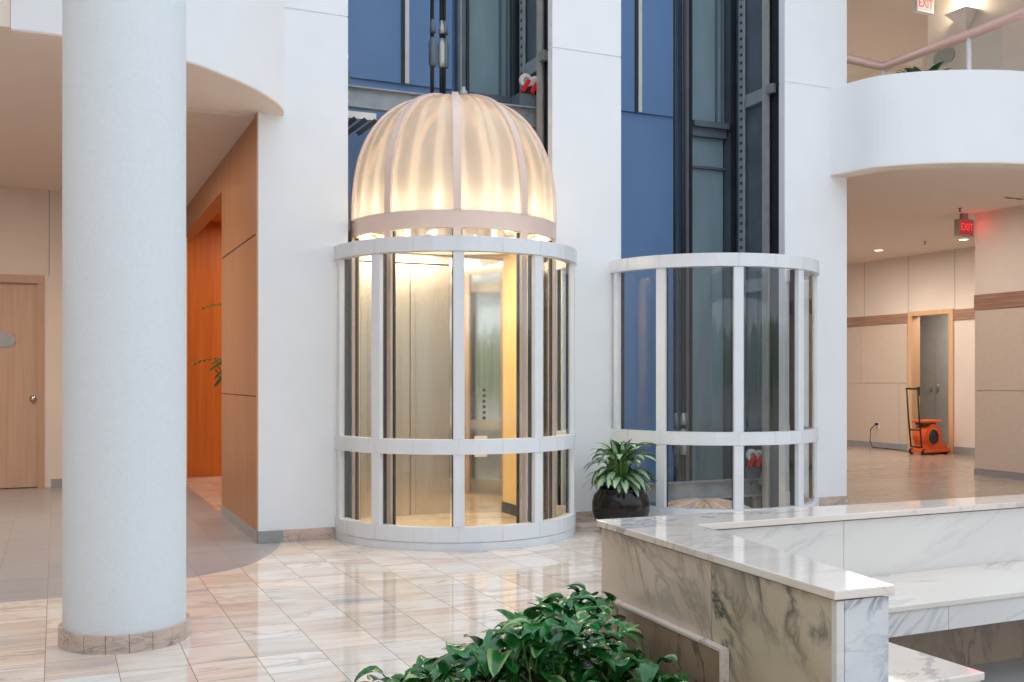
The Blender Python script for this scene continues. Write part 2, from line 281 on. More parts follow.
# ------------------------------------------------------------------ mesh builder
class MB:
    def __init__(s): s.bm = bmesh.new(); s.uv = None
    def box(s, x0, x1, y0, y1, z0, z1):
        vs = [s.bm.verts.new(p) for p in ((x0,y0,z0),(x1,y0,z0),(x1,y1,z0),(x0,y1,z0),(x0,y0,z1),(x1,y0,z1),(x1,y1,z1),(x0,y1,z1))]
        for f in ((0,3,2,1),(4,5,6,7),(0,1,5,4),(1,2,6,5),(2,3,7,6),(3,0,4,7)): s.bm.faces.new([vs[i] for i in f])
        return s
    def obox(s, c, ax, ay, az):
        """oriented box: centre and three half-axis vectors"""
        c, ax, ay, az = map(Vector, (c, ax, ay, az))
        vs = [s.bm.verts.new(c+sx*ax+sy*ay+sz*az) for sx,sy,sz in ((-1,-1,-1),(1,-1,-1),(1,1,-1),(-1,1,-1),(-1,-1,1),(1,-1,1),(1,1,1),(-1,1,1))]
        for f in ((0,3,2,1),(4,5,6,7),(0,1,5,4),(1,2,6,5),(2,3,7,6),(3,0,4,7)): s.bm.faces.new([vs[i] for i in f])
        return s
    def bar(s, p, q, w, h, up=(0,0,1)):
        p, q = Vector(p), Vector(q); d = (q-p); u = Vector(up)
        if abs(d.normalized().dot(u)) > .98: u = Vector((1,0,0))
        side = d.cross(u).normalized(); u2 = side.cross(d).normalized()
        return s.obox((p+q)/2, d/2, side*w/2, u2*h/2)
    def prism(s, poly, z0, z1):
        lo = [s.bm.verts.new((x,y,z0)) for x,y in poly]; hi = [s.bm.verts.new((x,y,z1)) for x,y in poly]
        n = len(poly)
        tri = tessellate_polygon([[Vector((x,y,0)) for x,y in poly]])
        for t in tri:
            try: s.bm.faces.new([hi[i] for i in t]); s.bm.faces.new([lo[i] for i in reversed(t)])
            except ValueError: pass
        for i in range(n):
            j = (i+1) % n; s.bm.faces.new((lo[i],lo[j],hi[j],hi[i]))
        return s
    def arc(s, cx, cy, r0, r1, a0, a1, z0, z1, step=5.0, smooth=False):
        """ring segment; angles in degrees from the -Y direction, growing towards +X"""
        n = max(1, round(abs(a1-a0)/step)); full = abs(a1-a0) >= 359.9
        prof = ((r0,z0),(r1,z0),(r1,z1),(r0,z1))
        def col(k):
            o = []
            for i in range(n if full else n+1):
                a = radians(a0+(a1-a0)*i/n); r, z = prof[k]
                o.append(s.bm.verts.new((cx+r*sin(a), cy-r*cos(a), z)))
            return o
        cols = [col(k) for k in range(4)]
        strips = []
        for k in range(4):
            l = (k+1) % 4
            A, Bq = (col(k), col(l)) if smooth and k in (1,3) else (cols[k], cols[l])
            for i in range(n):
                j = (i+1) % len(A)
                f = s.bm.faces.new((A[i],A[j],Bq[j],Bq[i])); f.smooth = smooth and k in (1,3)
        if not full:
            s.bm.faces.new([c[0] for c in cols]); s.bm.faces.new([c[-1] for c in reversed(cols)])
        return s
    def lathe(s, prof, cx=0, cy=0, cz=0, n=32, a0=0, a1=360, M=None, smooth=True):
        full = abs(a1-a0) >= 359.9; rows = []
        for i in range(n if full else n+1):
            a = radians(a0+(a1-a0)*i/n)
            row = []
            for r,z in prof:
                v = Vector((r*sin(a), -r*cos(a), z))
                if M is not None: v = M @ v
                row.append(s.bm.verts.new((cx+v.x, cy+v.y, cz+v.z)))
            rows.append(row)
        m = len(rows)
        for i in range(m if full else m-1):
            A, B = rows[i], rows[(i+1) % m]
            for k in range(len(prof)-1):
                f = s.bm.faces.new((A[k],B[k],B[k+1],A[k+1])); f.smooth = smooth
        return s
    def tube(s, path, r, n=8, cap=True):
        path = [Vector(p) for p in path]; rows = []
        rad = r if isinstance(r, (list, tuple)) else [r]*len(path)
        for i, p in enumerate(path):
            d = (path[min(i+1, len(path)-1)] - path[max(i-1, 0)]).normalized()
            u = Vector((0,0,1)) if abs(d.z) < .95 else Vector((1,0,0))
            e1 = d.cross(u).normalized(); e2 = e1.cross(d).normalized()
            rows.append([s.bm.verts.new(p+rad[i]*(cos(2*pi*k/n)*e1+sin(2*pi*k/n)*e2)) for k in range(n)])
        for i in range(len(rows)-1):
            for k in range(n):
                f = s.bm.faces.new((rows[i][k], rows[i][(k+1)%n], rows[i+1][(k+1)%n], rows[i+1][k])); f.smooth = True
        if cap: s.bm.faces.new(rows[0]); s.bm.faces.new(list(reversed(rows[-1])))
        return s
    def cyl(s, c, axis, r, h, n=24):
        c, axis = Vector(c), Vector(axis).normalized()
        return s.tube([c-axis*h/2, c+axis*h/2], r, n)
    def leaf(s, base, dirv, length, width, droop=.5, fold=.25, segs=6, shape='lance', nrm=None):
        """a curved blade with a raised fold along the midrib and its own UVs"""
        if s.uv is None: s.uv = s.bm.loops.layers.uv.new('UVMap')
        p = Vector(base); d = Vector(dirv).normalized()
        side = d.cross(Vector((0,0,1)))
        if side.length < .05: side = Vector((1,0,0))
        side.normalize()
        rows = []; st = length/segs
        for i in range(segs+1):
            t = i/segs
            if shape == 'lance': w = width*.5*(sin(pi*min(1, t*.93+.07)**.85))**.9
            elif shape == 'heart': w = width*.5*(1.0 if t == 0 else 1)*((1-t)**.62)*(.42+.58*min(1, t*5))*1.12
            else: w = width*.5*(1-t)**.5*min(1, t*6+.2)
            if i == segs: w = 0.0004
            up = side.cross(d).normalized()
            rows.append([s.bm.verts.new(p - side*w + up*w*fold), s.bm.verts.new(p), s.bm.verts.new(p + side*w + up*w*fold)])
            p = p + d*st
            d = (d + Vector((0,0,-1))*droop/segs).normalized()
        for i in range(segs):
            for k in range(2):
                f = s.bm.faces.new((rows[i][k], rows[i][k+1], rows[i+1][k+1], rows[i+1][k])); f.smooth = True
                us = (k*.5, k*.5+.5, k*.5+.5, k*.5); ws = (i/segs, i/segs, (i+1)/segs, (i+1)/segs)
                for lp, u_, w_ in zip(f.loops, us, ws): lp[s.uv].uv = (u_, w_)
        return s
    def build(s, name, mat, parent=None, local=False, bevel=0, recalc=True):
        off = Vector((0,0,0))
        if parent is not None and not local:
            o = parent
            while o is not None: off += Vector(o.location); o = o.parent
            bmesh.ops.translate(s.bm, verts=s.bm.verts, vec=-off)
        if recalc: bmesh.ops.recalc_face_normals(s.bm, faces=s.bm.faces)
        if bevel:
            bmesh.ops.bevel(s.bm, geom=[e for e in s.bm.edges if e.calc_face_angle(0) > .6], offset=bevel, segments=2, affect='EDGES', profile=.5)
        me = bpy.data.meshes.new(name); s.bm.to_mesh(me); s.bm.free()
        o = bpy.data.objects.new(name, me)
        for m in (mat if isinstance(mat, (list, tuple)) else [mat]): me.materials.append(m)
        COL.objects.link(o)
        if parent is not None: o.parent = parent
        return o

def B(*b):
    m = MB()
    for x in b: m.box(*x)
    return m

def thing(name, label, cat, loc=(0,0,0), rz=0, group=None):
    o = bpy.data.objects.new(name, None); o.location = loc; o.rotation_euler = (0,0,rz); o.empty_display_size = .1
    COL.objects.link(o); o['label'] = label; o['category'] = cat
    if group: o['group'] = group
    return o

def tag(o, label, cat, group=None, kind=None):
    o['label'] = label; o['category'] = cat
    if group: o['group'] = group
    if kind: o['kind'] = kind
    return o

def struct(o, label, cat):
    o['kind'] = 'structure'; o['label'] = label; o['category'] = cat; return o

def copy_tree(o, parent=None):
    c = o.copy(); COL.objects.link(c)
    if parent is not None: c.parent = parent
    for ch in list(o.children): copy_tree(ch, c)
    return c

def lamp(name, typ, loc, energy, color=(1,.85,.68), parent=None, **kw):
    d = bpy.data.lights.new(name, typ); d.energy = energy; d.color = color
    for k, v in kw.items(): setattr(d, k, v)
    o = bpy.data.objects.new(name, d); o.location = loc; COL.objects.link(o)
    if parent is not None: o.parent = parent
    return o

def text(name, body, size, mat, parent, loc, rot, extrude=.002, sx=1.0):
    c = bpy.data.curves.new(name, 'FONT'); c.body = body; c.size = size; c.extrude = extrude; c.align_x = 'CENTER'; c.align_y = 'CENTER'; c.offset = size*.012
    c.materials.append(mat)
    q = bpy.data.objects.new(name, c); COL.objects.link(q); bpy.context.view_layer.update()
    me = bpy.data.meshes.new_from_object(q.evaluated_get(bpy.context.evaluated_depsgraph_get())); bpy.data.objects.remove(q)
    me.transform(Matrix.Translation(loc) @ Euler(rot).to_matrix().to_4x4() @ Matrix.Diagonal((sx,1,1,1)))
    o = bpy.data.objects.new(name, me); COL.objects.link(o); o.parent = parent
    return o

def spline(pts, n=8):
    """Catmull-Rom through 2-D points"""
    P = [Vector(p) for p in pts]; P = [P[0]*2-P[1]] + P + [P[-1]*2-P[-2]]; out = []
    for i in range(1, len(P)-2):
        for k in range(n):
            t = k/n
            out.append(.5*((2*P[i]) + (P[i+1]-P[i-1])*t + (2*P[i-1]-5*P[i]+4*P[i+1]-P[i+2])*t*t + (3*P[i]-P[i-1]-3*P[i+1]+P[i+2])*t**3))
    out.append(P[-2]); return [tuple(p) for p in out]

def offset2d(pts, d):
    out = []
    for i in range(len(pts)):
        a = Vector(pts[max(i-1,0)]); b = Vector(pts[min(i+1,len(pts)-1)]); t = (b-a).normalized()
        out.append((pts[i][0]-t.y*d, pts[i][1]+t.x*d))
    return out

W = 8.13                       # front face of the main white wall
SX1, SX2 = 3.10, 5.66          # centres of the two shafts
RB = 1.03                      # radius of the glass bays
FLZ = 3.63                     # upper floor

# ------------------------------------------------------------------ floors
curveL = spline([(1.60,8.02),(1.50,7.72),(1.35,7.42),(1.15,7.14),(.77,6.90),(.40,6.72),(.02,6.60),(-.30,6.59)], 6)
curveR = spline([(7.20,8.13),(7.31,7.60),(7.60,7.28),(8.02,7.05),(8.45,6.92),(9.2,6.82)], 6)
def bay_arc(sx, rev=False):
    pts = [(sx+RB*sin(radians(a)), W-RB*cos(radians(a))) for a in range(-90, 91, 6)]
    return pts[::-1] if rev else pts
poly = [(-3.5,-8.2),(15,-8.2),(15,6.82)] + curveR[::-1] + bay_arc(SX2, True) + bay_arc(SX1, True) + [(1.62,W)] + curveL + [(-3.5,6.59)]
struct(MB().prism(poly, -.05, 0).build('floor', M['floor_marble']), 'polished cream and pink marble tile floor of the atrium', 'floor')
polyL = [(-3.5,6.59)] + curveL[::-1] + [(1.62,W),(1.447,W),(1.447,13.45),(-3.5,13.45)]
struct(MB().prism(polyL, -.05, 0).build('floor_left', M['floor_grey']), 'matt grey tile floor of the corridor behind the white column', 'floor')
struct(B((1.447,8.0,10.0,14.05,-.05,0)).build('floor_back', M['floor_marble']), 'marble floor of the orange elevator lobby', 'floor')
polyR = curveR + [(15,6.82),(18,6.82),(18,18),(7.2,18)]
struct(MB().prism(polyR, -.05, 0).build('floor_right', M['floor_tan']), 'tan tile floor of the hall on the right', 'floor')

# ------------------------------------------------------------------ main wall in three pieces, joint at z=4.24
def wallpiece(name, x0, x1, label, y1=W+.09):
    m = B((x0,x1,W,y1,0,4.232), (x0,x1,W,y1,4.246,7.4), (x0+.003,x1-.003,W+.008,y1-.005,4.22,4.26))
    return struct(m.build(name, M['white']), label, 'wall')
wallpiece('wall_left', 1.45, 2.173, 'white plaster wall left of the domed elevator')
wallpiece('wall_center', 4.03, 4.732, 'white plaster wall strip between the two elevator bays')
wallpiece('wall_right', 6.60, 7.39, 'white plaster wall right of the second elevator bay')
struct(B((7.39,7.41,W+.02,W+.25,0,3.5)).build('trim_1', M['frame_tan']), 'thin brown edge trim at the right end of the white wall', 'trim')
struct(B((1.45,1.64,W-.018,W,0,.095)).build('baseboard_left', M['base_grey']), 'grey stone base at the left corner of the white wall', 'baseboard')
def marble_base(name, x0, x1, label):
    m = MB(); n = max(1, round((x1-x0)/.29)); w = (x1-x0)/n
    for i in range(n): m.box(x0+i*w+.001, x0+(i+1)*w-.001, W-.018, W, 0, .095)
    return struct(m.build(name, M['basemarble']), label, 'baseboard')
marble_base('baseboard_front', 1.64, 2.06, 'tan marble base below the wall left of the domed elevator')
marble_base('baseboard_center', 4.14, 4.62, 'tan marble base behind the black plant pot')
marble_base('baseboard_right', 6.70, 7.39, 'tan marble base right of the second elevator bay')

# ------------------------------------------------------------------ shafts
def shaft(sx, word, suf):
    x0, x1, yb = sx-1.02, sx+1.02, 9.27
    zb = -3.9
    back = MB()
    back.box(x0, x1, yb, yb+.1, zb, 8)
    back.box(x0, sx+.40, yb-.03, yb, 4.09, 8)                  # door panel of the upper floor
    back.box(x0, sx+.40, yb-.03, yb, -3.2, .35)
    struct(back.build('wall_shaft_back'+suf, M['blue']), f'blue painted back of the {word} elevator shaft', 'shaft wall')
    struct(B((x1, x1+.1, W+.1, yb+.1, zb, 8)).build('wall_shaft_side'+suf, M['darksteel']), f'dark steel right side of the {word} elevator shaft', 'shaft wall')
    struct(B((x0-.1, x0, W+.1, yb+.1, zb, 8)).build('wall_shaft_far_side'+suf, M['darksteel']), f'dark steel left side of the {word} elevator shaft', 'shaft wall')
    cap = MB().arc(sx, W, RB-.02, RB+.02, -90, 90, zb, -.05, 6)
    cap.prism([(sx+1.04*sin(radians(a)), W-1.04*cos(radians(a))) for a in range(-90,91,10)] + [(x1,yb),(x0,yb)], zb-.1, zb)
    struct(cap.build('wall_shaft_pit'+suf, M['darksteel']), f'pit lining of the {word} elevator shaft', 'shaft wall')
    # the grey landing-door panel with its sill, right of the blue
    t = thing('landing_door_panel', f'grey blue steel landing door back in the {word} shaft, with a dark sill under it', 'panel', (sx+.78,yb,0))
    B((sx+.545, sx+1.0, yb-.05, yb-.005, 4.05, 7.9), (sx+.545, sx+1.0, yb-.03, yb-.005, zb+.2, 3.90)).build('door_leaf', M['greyblue'], t)
    B((sx+.88, sx+.905, yb-.065, yb-.05, 4.05, 7.9), (sx+.955, sx+.975, yb-.065, yb-.05, 4.05, 7.9), (sx+.545,sx+.565,yb-.065,yb-.05,4.05,7.9)).build('stiffener', M['darksteel'], t)
    B((sx+.545, sx+1.01, yb-.16, yb-.005, 3.99, 4.05), (sx+.55, sx+1.0, yb-.10, yb-.03, 3.90, 3.99), (sx+.545, sx+1.01, yb-.07, yb-.03, 3.56, 3.585)).build('sill', M['darksteel'], t)
    # dark post between blue and grey
    p = thing('shaft_post', f'dark vertical steel post between blue and grey panels of the {word} shaft', 'post', (sx+.48,yb-.06,0))
    B((sx+.43, sx+.545, yb-.10, yb-.03, zb+.05, 7.95)).build('post_body', M['darksteel'], p)
    B((sx+.515, sx+.54, yb-.125, yb-.10, zb+.05, 7.95)).build('edge_strip', M['nearblack'], p)
    B((sx+.455, sx+.465, yb-.11, yb-.10, zb+.05, 7.95)).build('bright_strip', M['galv'], p)
    # white strip on the blue panel
    s = thing('cover_strip', f'narrow white vertical strip on the blue back of the {word} shaft', 'strip', (sx-.06,yb-.03,4.09))
    B((sx-.085, sx-.045, yb-.06, yb-.03, 4.09, 7.95)).build('strip_face', M['pale'], s)
    B((sx-.115, sx-.086, yb-.045, yb-.03, 4.09, 7.95)).build('black_edge', M['nearblack'], s)  # black line along the strip's left side
    # guide rail and perforated strut on the right side wall
    g = thing('guide_rail', f'pale steel guide rail on the right side of the {word} shaft', 'rail', (x1-.05,8.56,zb))
    B((x1-.070, x1-.055, 8.40, 8.50, zb+.02, 7.95), (x1-.055, x1-.01, 8.44, 8.46, zb+.02, 7.95)).build('rail_body', M['railsteel'], g)
    for z in (-2.4, .2, 2.2, 4.15, 6.3): B((x1-.05, x1-.001, 8.47, 8.80, z, z+.13)).build('bracket', M['beam'], g)
    for z in (4.18,):
        B((x1-.10,x1-.05,8.30,8.40,z,z+.09)).build('rail_clip', M['galv'], g)
    u = thing('perforated_strut', f'dark steel strut with punched holes in the {word} shaft', 'strut', (x1-.06,8.93,zb))
    h = MB().box(x1-.055, x1-.03, 8.83, 8.91, zb+.02, 7.95); z = .2
    while z < 6:
        nf = len(h.bm.faces); h.box(x1-.057, x1-.0545, 8.85, 8.885, z, z+.03); z += .085
        h.bm.faces.ensure_lookup_table()
        for f in h.bm.faces[nf:]: f.material_index = 1
    h.build('strut_body', [M['beam'], M['nearblack']], u)
    B((x1-.05, x1-.001, 9.02, 9.06, zb+.02, 7.95)).build('conduit', M['nearblack'], u)
    q = B((x1-.03, x1-.001, 8.24, 8.42, zb+.02, 7.95)).build('channel_post', M['nearblack'])
    tag(q, f'black channel post beside the white wall edge of the {word} shaft', 'post')
gl_ = MB().lathe([(.0001,-.04),(.025,-.034),(.04,0),(.034,.022),(.018,.035),(.018,.06),(.0001,.06)], SX1+.46, 9.09, 4.02, 20)
tag(gl_.build('globe_lamp', M['pale']), 'tiny white globe just above the dome top in the left shaft', 'lamp')
shaft(SX1, 'left', '')
shaft(SX2, 'right', '_right')

# ------------------------------------------------------------------ glass bay enclosure
def make_bay():
    t = thing('glass_bay_enclosure', 'tall white framed curved glass bay around the domed elevator', 'enclosure', (SX1, W, 0))
    angs = [-57, -19, 19, 57]
    def lm(): return MB()
    lm().arc(0,0,.955,RB+.012,-90,90,2.257,2.369,19*180/180/1.0 if False else 10).build('top_rail', M['white_metal'], t, local=True)
    lm().arc(0,0,.955,RB+.006,-90,90,.724,.836,10).build('middle_rail', M['white_metal'], t, local=True)
    s = lm().arc(0,0,.955,RB+.004,-90,90,.062,.175,10).arc(0,0,.955,RB,-90,90,0,.058,10)
    s.build('sill', M['white_metal'], t, local=True)
    for a in angs + [-86.5, 86.5]:
        R = Matrix.Rotation(radians(a), 4, 'Z'); w = .042 if abs(a) < 80 else .032
        m = lm()
        for z0, z1 in ((.175,.724), (.836,2.257)):
            m.obox(R@Vector((0,-1.005,(z0+z1)/2)), R@Vector((w,0,0)), R@Vector((0,.022,0)), (0,0,(z1-z0)/2))
        mu = m.build('mullion', M['white_metal'], t, local=True, bevel=.004)
        g = lm()
        for z0, z1 in ((.175,.724), (.836,2.257)):
            g.obox(R@Vector((0,-.958 if a < 50 else -.968,(z0+z1)/2)), R@Vector((w*.82 if abs(a) < 80 else .010,0,0)), R@Vector((0,.024 if a < 50 else .011,0)), (0,0,(z1-z0)/2))
        g.build('gasket', M['black'], mu, local=True)
    full = [-86.5] + angs + [86.5]
    for i in range(5):
        for z0, z1 in ((.168,.73), (.83,2.262)):
            lm().arc(0,0,.992,.998, full[i]+1.6, full[i+1]-1.6, z0, z1, 3, smooth=True).build('glass_pane', M['glass'], t, local=True)
    # thin cover joints on the rails, half way between the mullions
    j = lm()
    for a in (-76,-57,-38,-19,0,19,38,57,76):
        for r, z0, z1 in ((RB+.0125,2.258,2.368), (RB+.0065,.725,.835), (RB+.0045,.063,.174)):
            R = Matrix.Rotation(radians(a), 4, 'Z')
            j.obox(R@Vector((0,-r,(z0+z1)/2)), R@Vector((.0012,0,0)), R@Vector((0,.002,0)), (0,0,(z1-z0)/2))
    o = j.build('cover_joint', M['pale'], t, local=True); o['kind'] = 'stuff'
    return t
bay = make_bay()
bay2 = copy_tree(bay); bay2.location = (SX2, W, 0)
bay2['label'] = 'white framed curved glass bay on the right, empty shaft with a dome top low inside'

# ------------------------------------------------------------------ elevator car
def make_car():
    t = thing('elevator_car', 'lit elevator car with a big ribbed glass dome inside the left bay', 'elevator', (SX1, W, 0))
    cy, R0 = .02, .865
    def lm(): return MB()
    def bl(m, name, mat, parent=t, **k): return m.build(name, mat, parent, local=True, **k)
    POST = [-95,-57,-19,19,57,95]
    # floor: D-shaped
    Dp = [(.86*sin(radians(a)), cy-.86*cos(radians(a))) for a in range(-95,96,5)] + [(.84,.94),(-.84,.94)]
    bl(lm().prism(Dp, -.045, .02), 'car_floor', M['car_floor'])
    bl(lm().prism([(x*.99,y*.99) for x,y in Dp], -.26, -.045), 'platform', M['darksteel'])
    # back wall of brushed steel with a header; door joint lines are real gaps
    bw = lm()
    xs = [-.84, -.335, .12, .80]
    bw.box(-.84, -.094, .92, .95, .02, 2.36); bw.box(-.086, -.036, .92, .95, .02, 2.36); bw.box(-.033, .30, .92, .95, .02, 2.36); bw.box(-.84, .84, .93, .95, 2.375, 2.47)
    bk = bl(bw, 'back_wall', M['steel'])
    bl(B((-.84, .84, .951, .965, .02, 2.47)), 'door_backing', M['nearblack'], bk)
    A0, A1 = Vector((.304,.925,0)), Vector((.80,.80,0)); dA = (A1-A0); nA = Vector((dA.y,-dA.x,0)).normalized()
    def onp(t, z, out=0): return A0 + dA*t + nA*out + Vector((0,0,z))
    def plate(t0, t1, z0, z1, out, th): return lm().obox(onp((t0+t1)/2,(z0+z1)/2,out-th/2), dA*(t1-t0)/2, nA*th/2, (0,0,(z1-z0)/2))
    bl(plate(0,1,.02,2.47,0,.02), 'return_panel', M['polished'])
    pn = bl(plate(.30,.82,.50,1.40,.006,.005), 'button_panel', M['polished'])
    for i in range(6):
        for t_ in (.43,.64):
            bl(lm().cyl(onp(t_,.92+.053*i,.009), nA, .016, .008, 14), 'button', M['black_plastic'], pn)
    bl(plate(.46,.70,.55,.75,.010,.004), 'notice_plate', M['pale'], pn)
    # side walls
    for s in (-1, 1):
        w = bl(B((min(s*.80,s*.83), max(s*.80,s*.83), .10, .93, .02, 2.47)), 'side_wall', M['cream'])
        bl(B((min(s*.787,s*.80), max(s*.787,s*.80), .10, .80, .02, .12)), 'side_baseboard', M['nearblack'], w)
    # posts and front glass
    for a in POST:
        R = Matrix.Rotation(radians(a), 4, 'Z'); c = Vector((0,cy,0))
        m = lm(); m.obox(c + R@Vector((0,-.85,1.23)), R@Vector((.033,0,0)), R@Vector((0,.026,0)), (0,0,1.23))
        po = bl(m, 'post', M['copper'], bevel=.004)
        m = lm()
        for sgn in (-1,1): m.obox(c + R@Vector((sgn*.036,-.836,1.23)), R@Vector((.004,0,0)), R@Vector((0,.014,0)), (0,0,1.22))
        bl(m, 'gasket', M['black'], po)
    for i in range(5):
        bl(lm().arc(0,cy,.838,.844,POST[i]+2.4,POST[i+1]-2.4,.02,2.46,4,smooth=True), 'glass_pane', M['carglass'])
    # copper band, roof corners, inner cornice
    bl(lm().arc(0,cy,.845,.875,-180,180,2.457,2.595,4,smooth=True), 'dome_band', M['copper'])
    pos = [(.845*sin(radians(a)), cy+.845*cos(radians(a))) for a in range(-90,91,6)]
    bl(lm().prism([(-.85,cy)] + pos + [(.85,cy),(.85,.97),(-.85,.97)], 2.475, 2.53), 'roof_plate', M['soffit'])
    bl(lm().arc(0,cy,.70,.84,-180,180,2.515,2.53,4), 'cornice', M['soffit'])
    bl(lm().arc(0,cy,.715,.83,-178,178,2.500,2.5149,4), 'light_strip', M['strip_on'])
    # dome
    H = 1.08; z0 = 2.595; p = 2.5
    def prof(r, hh, n=22):
        out = []
        for i in range(n+1):
            th = (i/n)*pi/2
            out.append((r*max(cos(th),0)**(2/p), z0 + hh*sin(th)**(2/p)))
        return out
    d = lm().lathe(prof(.86,H), 0, cy, 0, 96)
    bl(d, 'dome_shell', M['dome'], recalc=False)
    P = prof(.868,H+.004)
    for k in range(9):
        a = -171 + 38*k
        R = Matrix.Rotation(radians(a+0), 4, 'Z'); m = lm(); rows = []
        for i, (r, z) in enumerate(P):
            q0 = P[max(i-1,0)]; q1 = P[min(i+1,len(P)-1)]
            tg = Vector((q1[0]-q0[0], q1[1]-q0[1])); nr = Vector((tg.y, -tg.x)).normalized()
            hw = .031*(.35+.65*min(1, r/.5))
            row = []
            for sx_, off in ((-hw,-.012),(hw,-.012),(hw,.012),(-hw,.012)):
                row.append(m.bm.verts.new(Vector((0,cy,0)) + R@Vector((sx_, -(r+nr.x*off), z+nr.y*off))))
            rows.append(row)
        for i in range(len(rows)-1):
            for l in range(4): m.bm.faces.new((rows[i][l], rows[i][(l+1)%4], rows[i+1][(l+1)%4], rows[i+1][l]))
        bl(m, 'dome_rib', M['copper'])
    # crosshead beam behind the dome, with bolts, boxes and roller guides
    yb = .47
    bm_ = lm()
    bm_.box(-1.0, 1.0, yb, yb+.012, 3.63, 3.81); bm_.box(-1.0, 1.0, yb-.06, yb+.02, 3.80, 3.812); bm_.box(-1.0, 1.0, yb-.06, yb+.02, 3.63, 3.642)
    bm_.box(.93, 1.0, yb-.02, yb+.14, 3.25, 3.66); bm_.box(-1.0, -.93, yb-.02, yb+.14, 3.25, 3.66)
    cb = bl(bm_, 'crosshead_beam', M['beam'])
    for x in (-.92,-.80,.62,.90):
        for z in (3.685, 3.755): bl(lm().cyl((x, yb-.006, z), (0,1,0), .014, .016, 10), 'bolt', M['galv'], cb)
    up = lm()
    for s in (-1,1): up.box(min(s*.90,s*.965), max(s*.90,s*.965), yb+.03, yb+.12, .02, 3.63)
    bl(up, 'upright', M['darksteel'])
    for s in (-1,1):
        rg = bl(B((min(s*.80,s*.98), max(s*.80,s*.98), yb-.05, yb+.12, 3.812, 3.93)), 'roller_guide', M['darksteel'])
        for dx, rr in ((.87,.062), (.965,.048)):
            bl(lm().cyl((s*dx, yb-.03, 4.055), (0,1,0) if dx < .9 else (.75,.66,0), rr, .03, 20), 'roller', M['pale'], rg)
            bl(lm().cyl((s*dx, yb-.05, 4.055), (0,1,0) if dx < .9 else (.75,.66,0), rr*.45, .02, 14), 'hub', M['galv'], rg)
            bl(lm().bar((s*dx-.05, yb-.06, 3.94), (s*dx+.02, yb-.06, 4.05), .035, .045, (0,1,0)), 'arm', M['red'], rg)
            bl(lm().box(s*dx-.005, s*dx+.05, yb-.04, yb+.0, 3.932, 4.00), 'spring_block', M['black_plastic'], rg)
    # ropes with their hitches
    for dx in (-.03, .055, .085):
        rp = bl(lm().tube([(dx,yb+.01,3.81),(dx,yb+.01,11.4)], .016 if dx > 0 else .018, 8), 'hoist_rope', M['nearblack'])
        h = lm().tube([(dx,yb-.005,4.08),(dx,yb-.005,4.12),(dx,yb-.005,4.28),(dx,yb-.005,4.34)], [.03,.036,.036,.02], 10)
        h.tube([(dx,yb-.005,4.38),(dx,yb-.005,4.42),(dx,yb-.005,4.5)], [.03,.03,.014], 8)
        bl(h, 'rope_hitch', M['galv'] if dx == .055 else M['darksteel'], rp)
    # door operator left under the beam
    do = bl(B((-.88,-.60,.30,.34,3.50,3.56)), 'door_operator', M['pale'])
    a = lm()
    for k in range(3): a.bar((-.93+.09*k,.36,3.38),(-.78+.09*k,.30,3.50),.03,.035)
    bl(a, 'operator_arm', M['nearblack'], do)
    # lamps of the cove under the dome edge
    for k in range(18):
        th = radians(-170+20*k)
        r = .74
        bl(lm().lathe([(.0001,0),(.022,0),(.026,.03),(.0001,.03)], r*sin(th), cy-r*cos(th), 2.532, 10), 'cove_lamp', M['pale'])
        lamp('cove_light', 'POINT', (.74*sin(th), cy-.74*cos(th), 2.66), 1.25, (1,.84,.60), t, shadow_soft_size=.012)
    lamp('car_light', 'AREA', (0,.0,2.49), 34, (1,.83,.60), t, size=1.0, shape='DISK')
    return t
car = make_car()
car2 = copy_tree(car); car2.location = (SX2, W, -3.545)
car2['label'] = 'elevator car parked low in the right shaft, only its dome top showing above the floor'

# ------------------------------------------------------------------ upper floor slabs, fascias, ceilings
fL = spline([(1.655,8.13),(1.60,7.92),(1.48,7.70),(1.27,7.42),(.985,7.15),(.79,7.01),(.42,6.87),(.03,6.79),(-.245,6.79)], 6)
fLi = offset2d(fL, -.16)
struct(MB().prism(fL + fLi[::-1], 3.39, 5.8).build('wall_fascia_left', M['white']), 'curved white balcony fascia over the left corridor', 'wall')
fLo = offset2d(fL, -.004)
struct(MB().prism(fLo + offset2d(fL, -.156)[::-1], 3.380, 3.3895).build('ceiling_edge_left', M['soffit']), 'cream underside of the curved left balcony fascia', 'ceiling')
struct(B((-3.5,-.247,6.80,6.95,3.40,5.8)).build('wall_fascia_end', M['soffit']), 'cream bulkhead at the far left end of the balcony fascia', 'wall')
sof = [(x,y) for x,y in fLi if x > .45]
struct(MB().prism(sof + [(.45,8.25),(1.447,8.25)], 3.395, 3.42).build('ceiling_front', M['soffit']), 'cream soffit under the curved balcony edge', 'ceiling')
struct(B((.45,1.447,8.25,14.0,3.375,3.42)).build('ceiling_corridor', M['ceil_tan']), 'tan ceiling of the corridor beside the wood wall', 'ceiling')  # toned darker than the soffit in front of it
struct(MB().prism([(x,y) for x,y in fLi if x <= .47] + [(-3.5,6.95),(-3.5,13.4),(.45,13.4),(.45,7.05)], 3.53, 3.56).build('ceiling_left', M['soffit']), 'cream ceiling left of the white column', 'ceiling')
struct(MB().prism(fLi + [(-3.5,6.97),(-3.5,14),(1.49,14)], 4.0, 4.05).build('ceiling_above', M['soffit']), 'floor slab over the left corridor', 'ceiling')

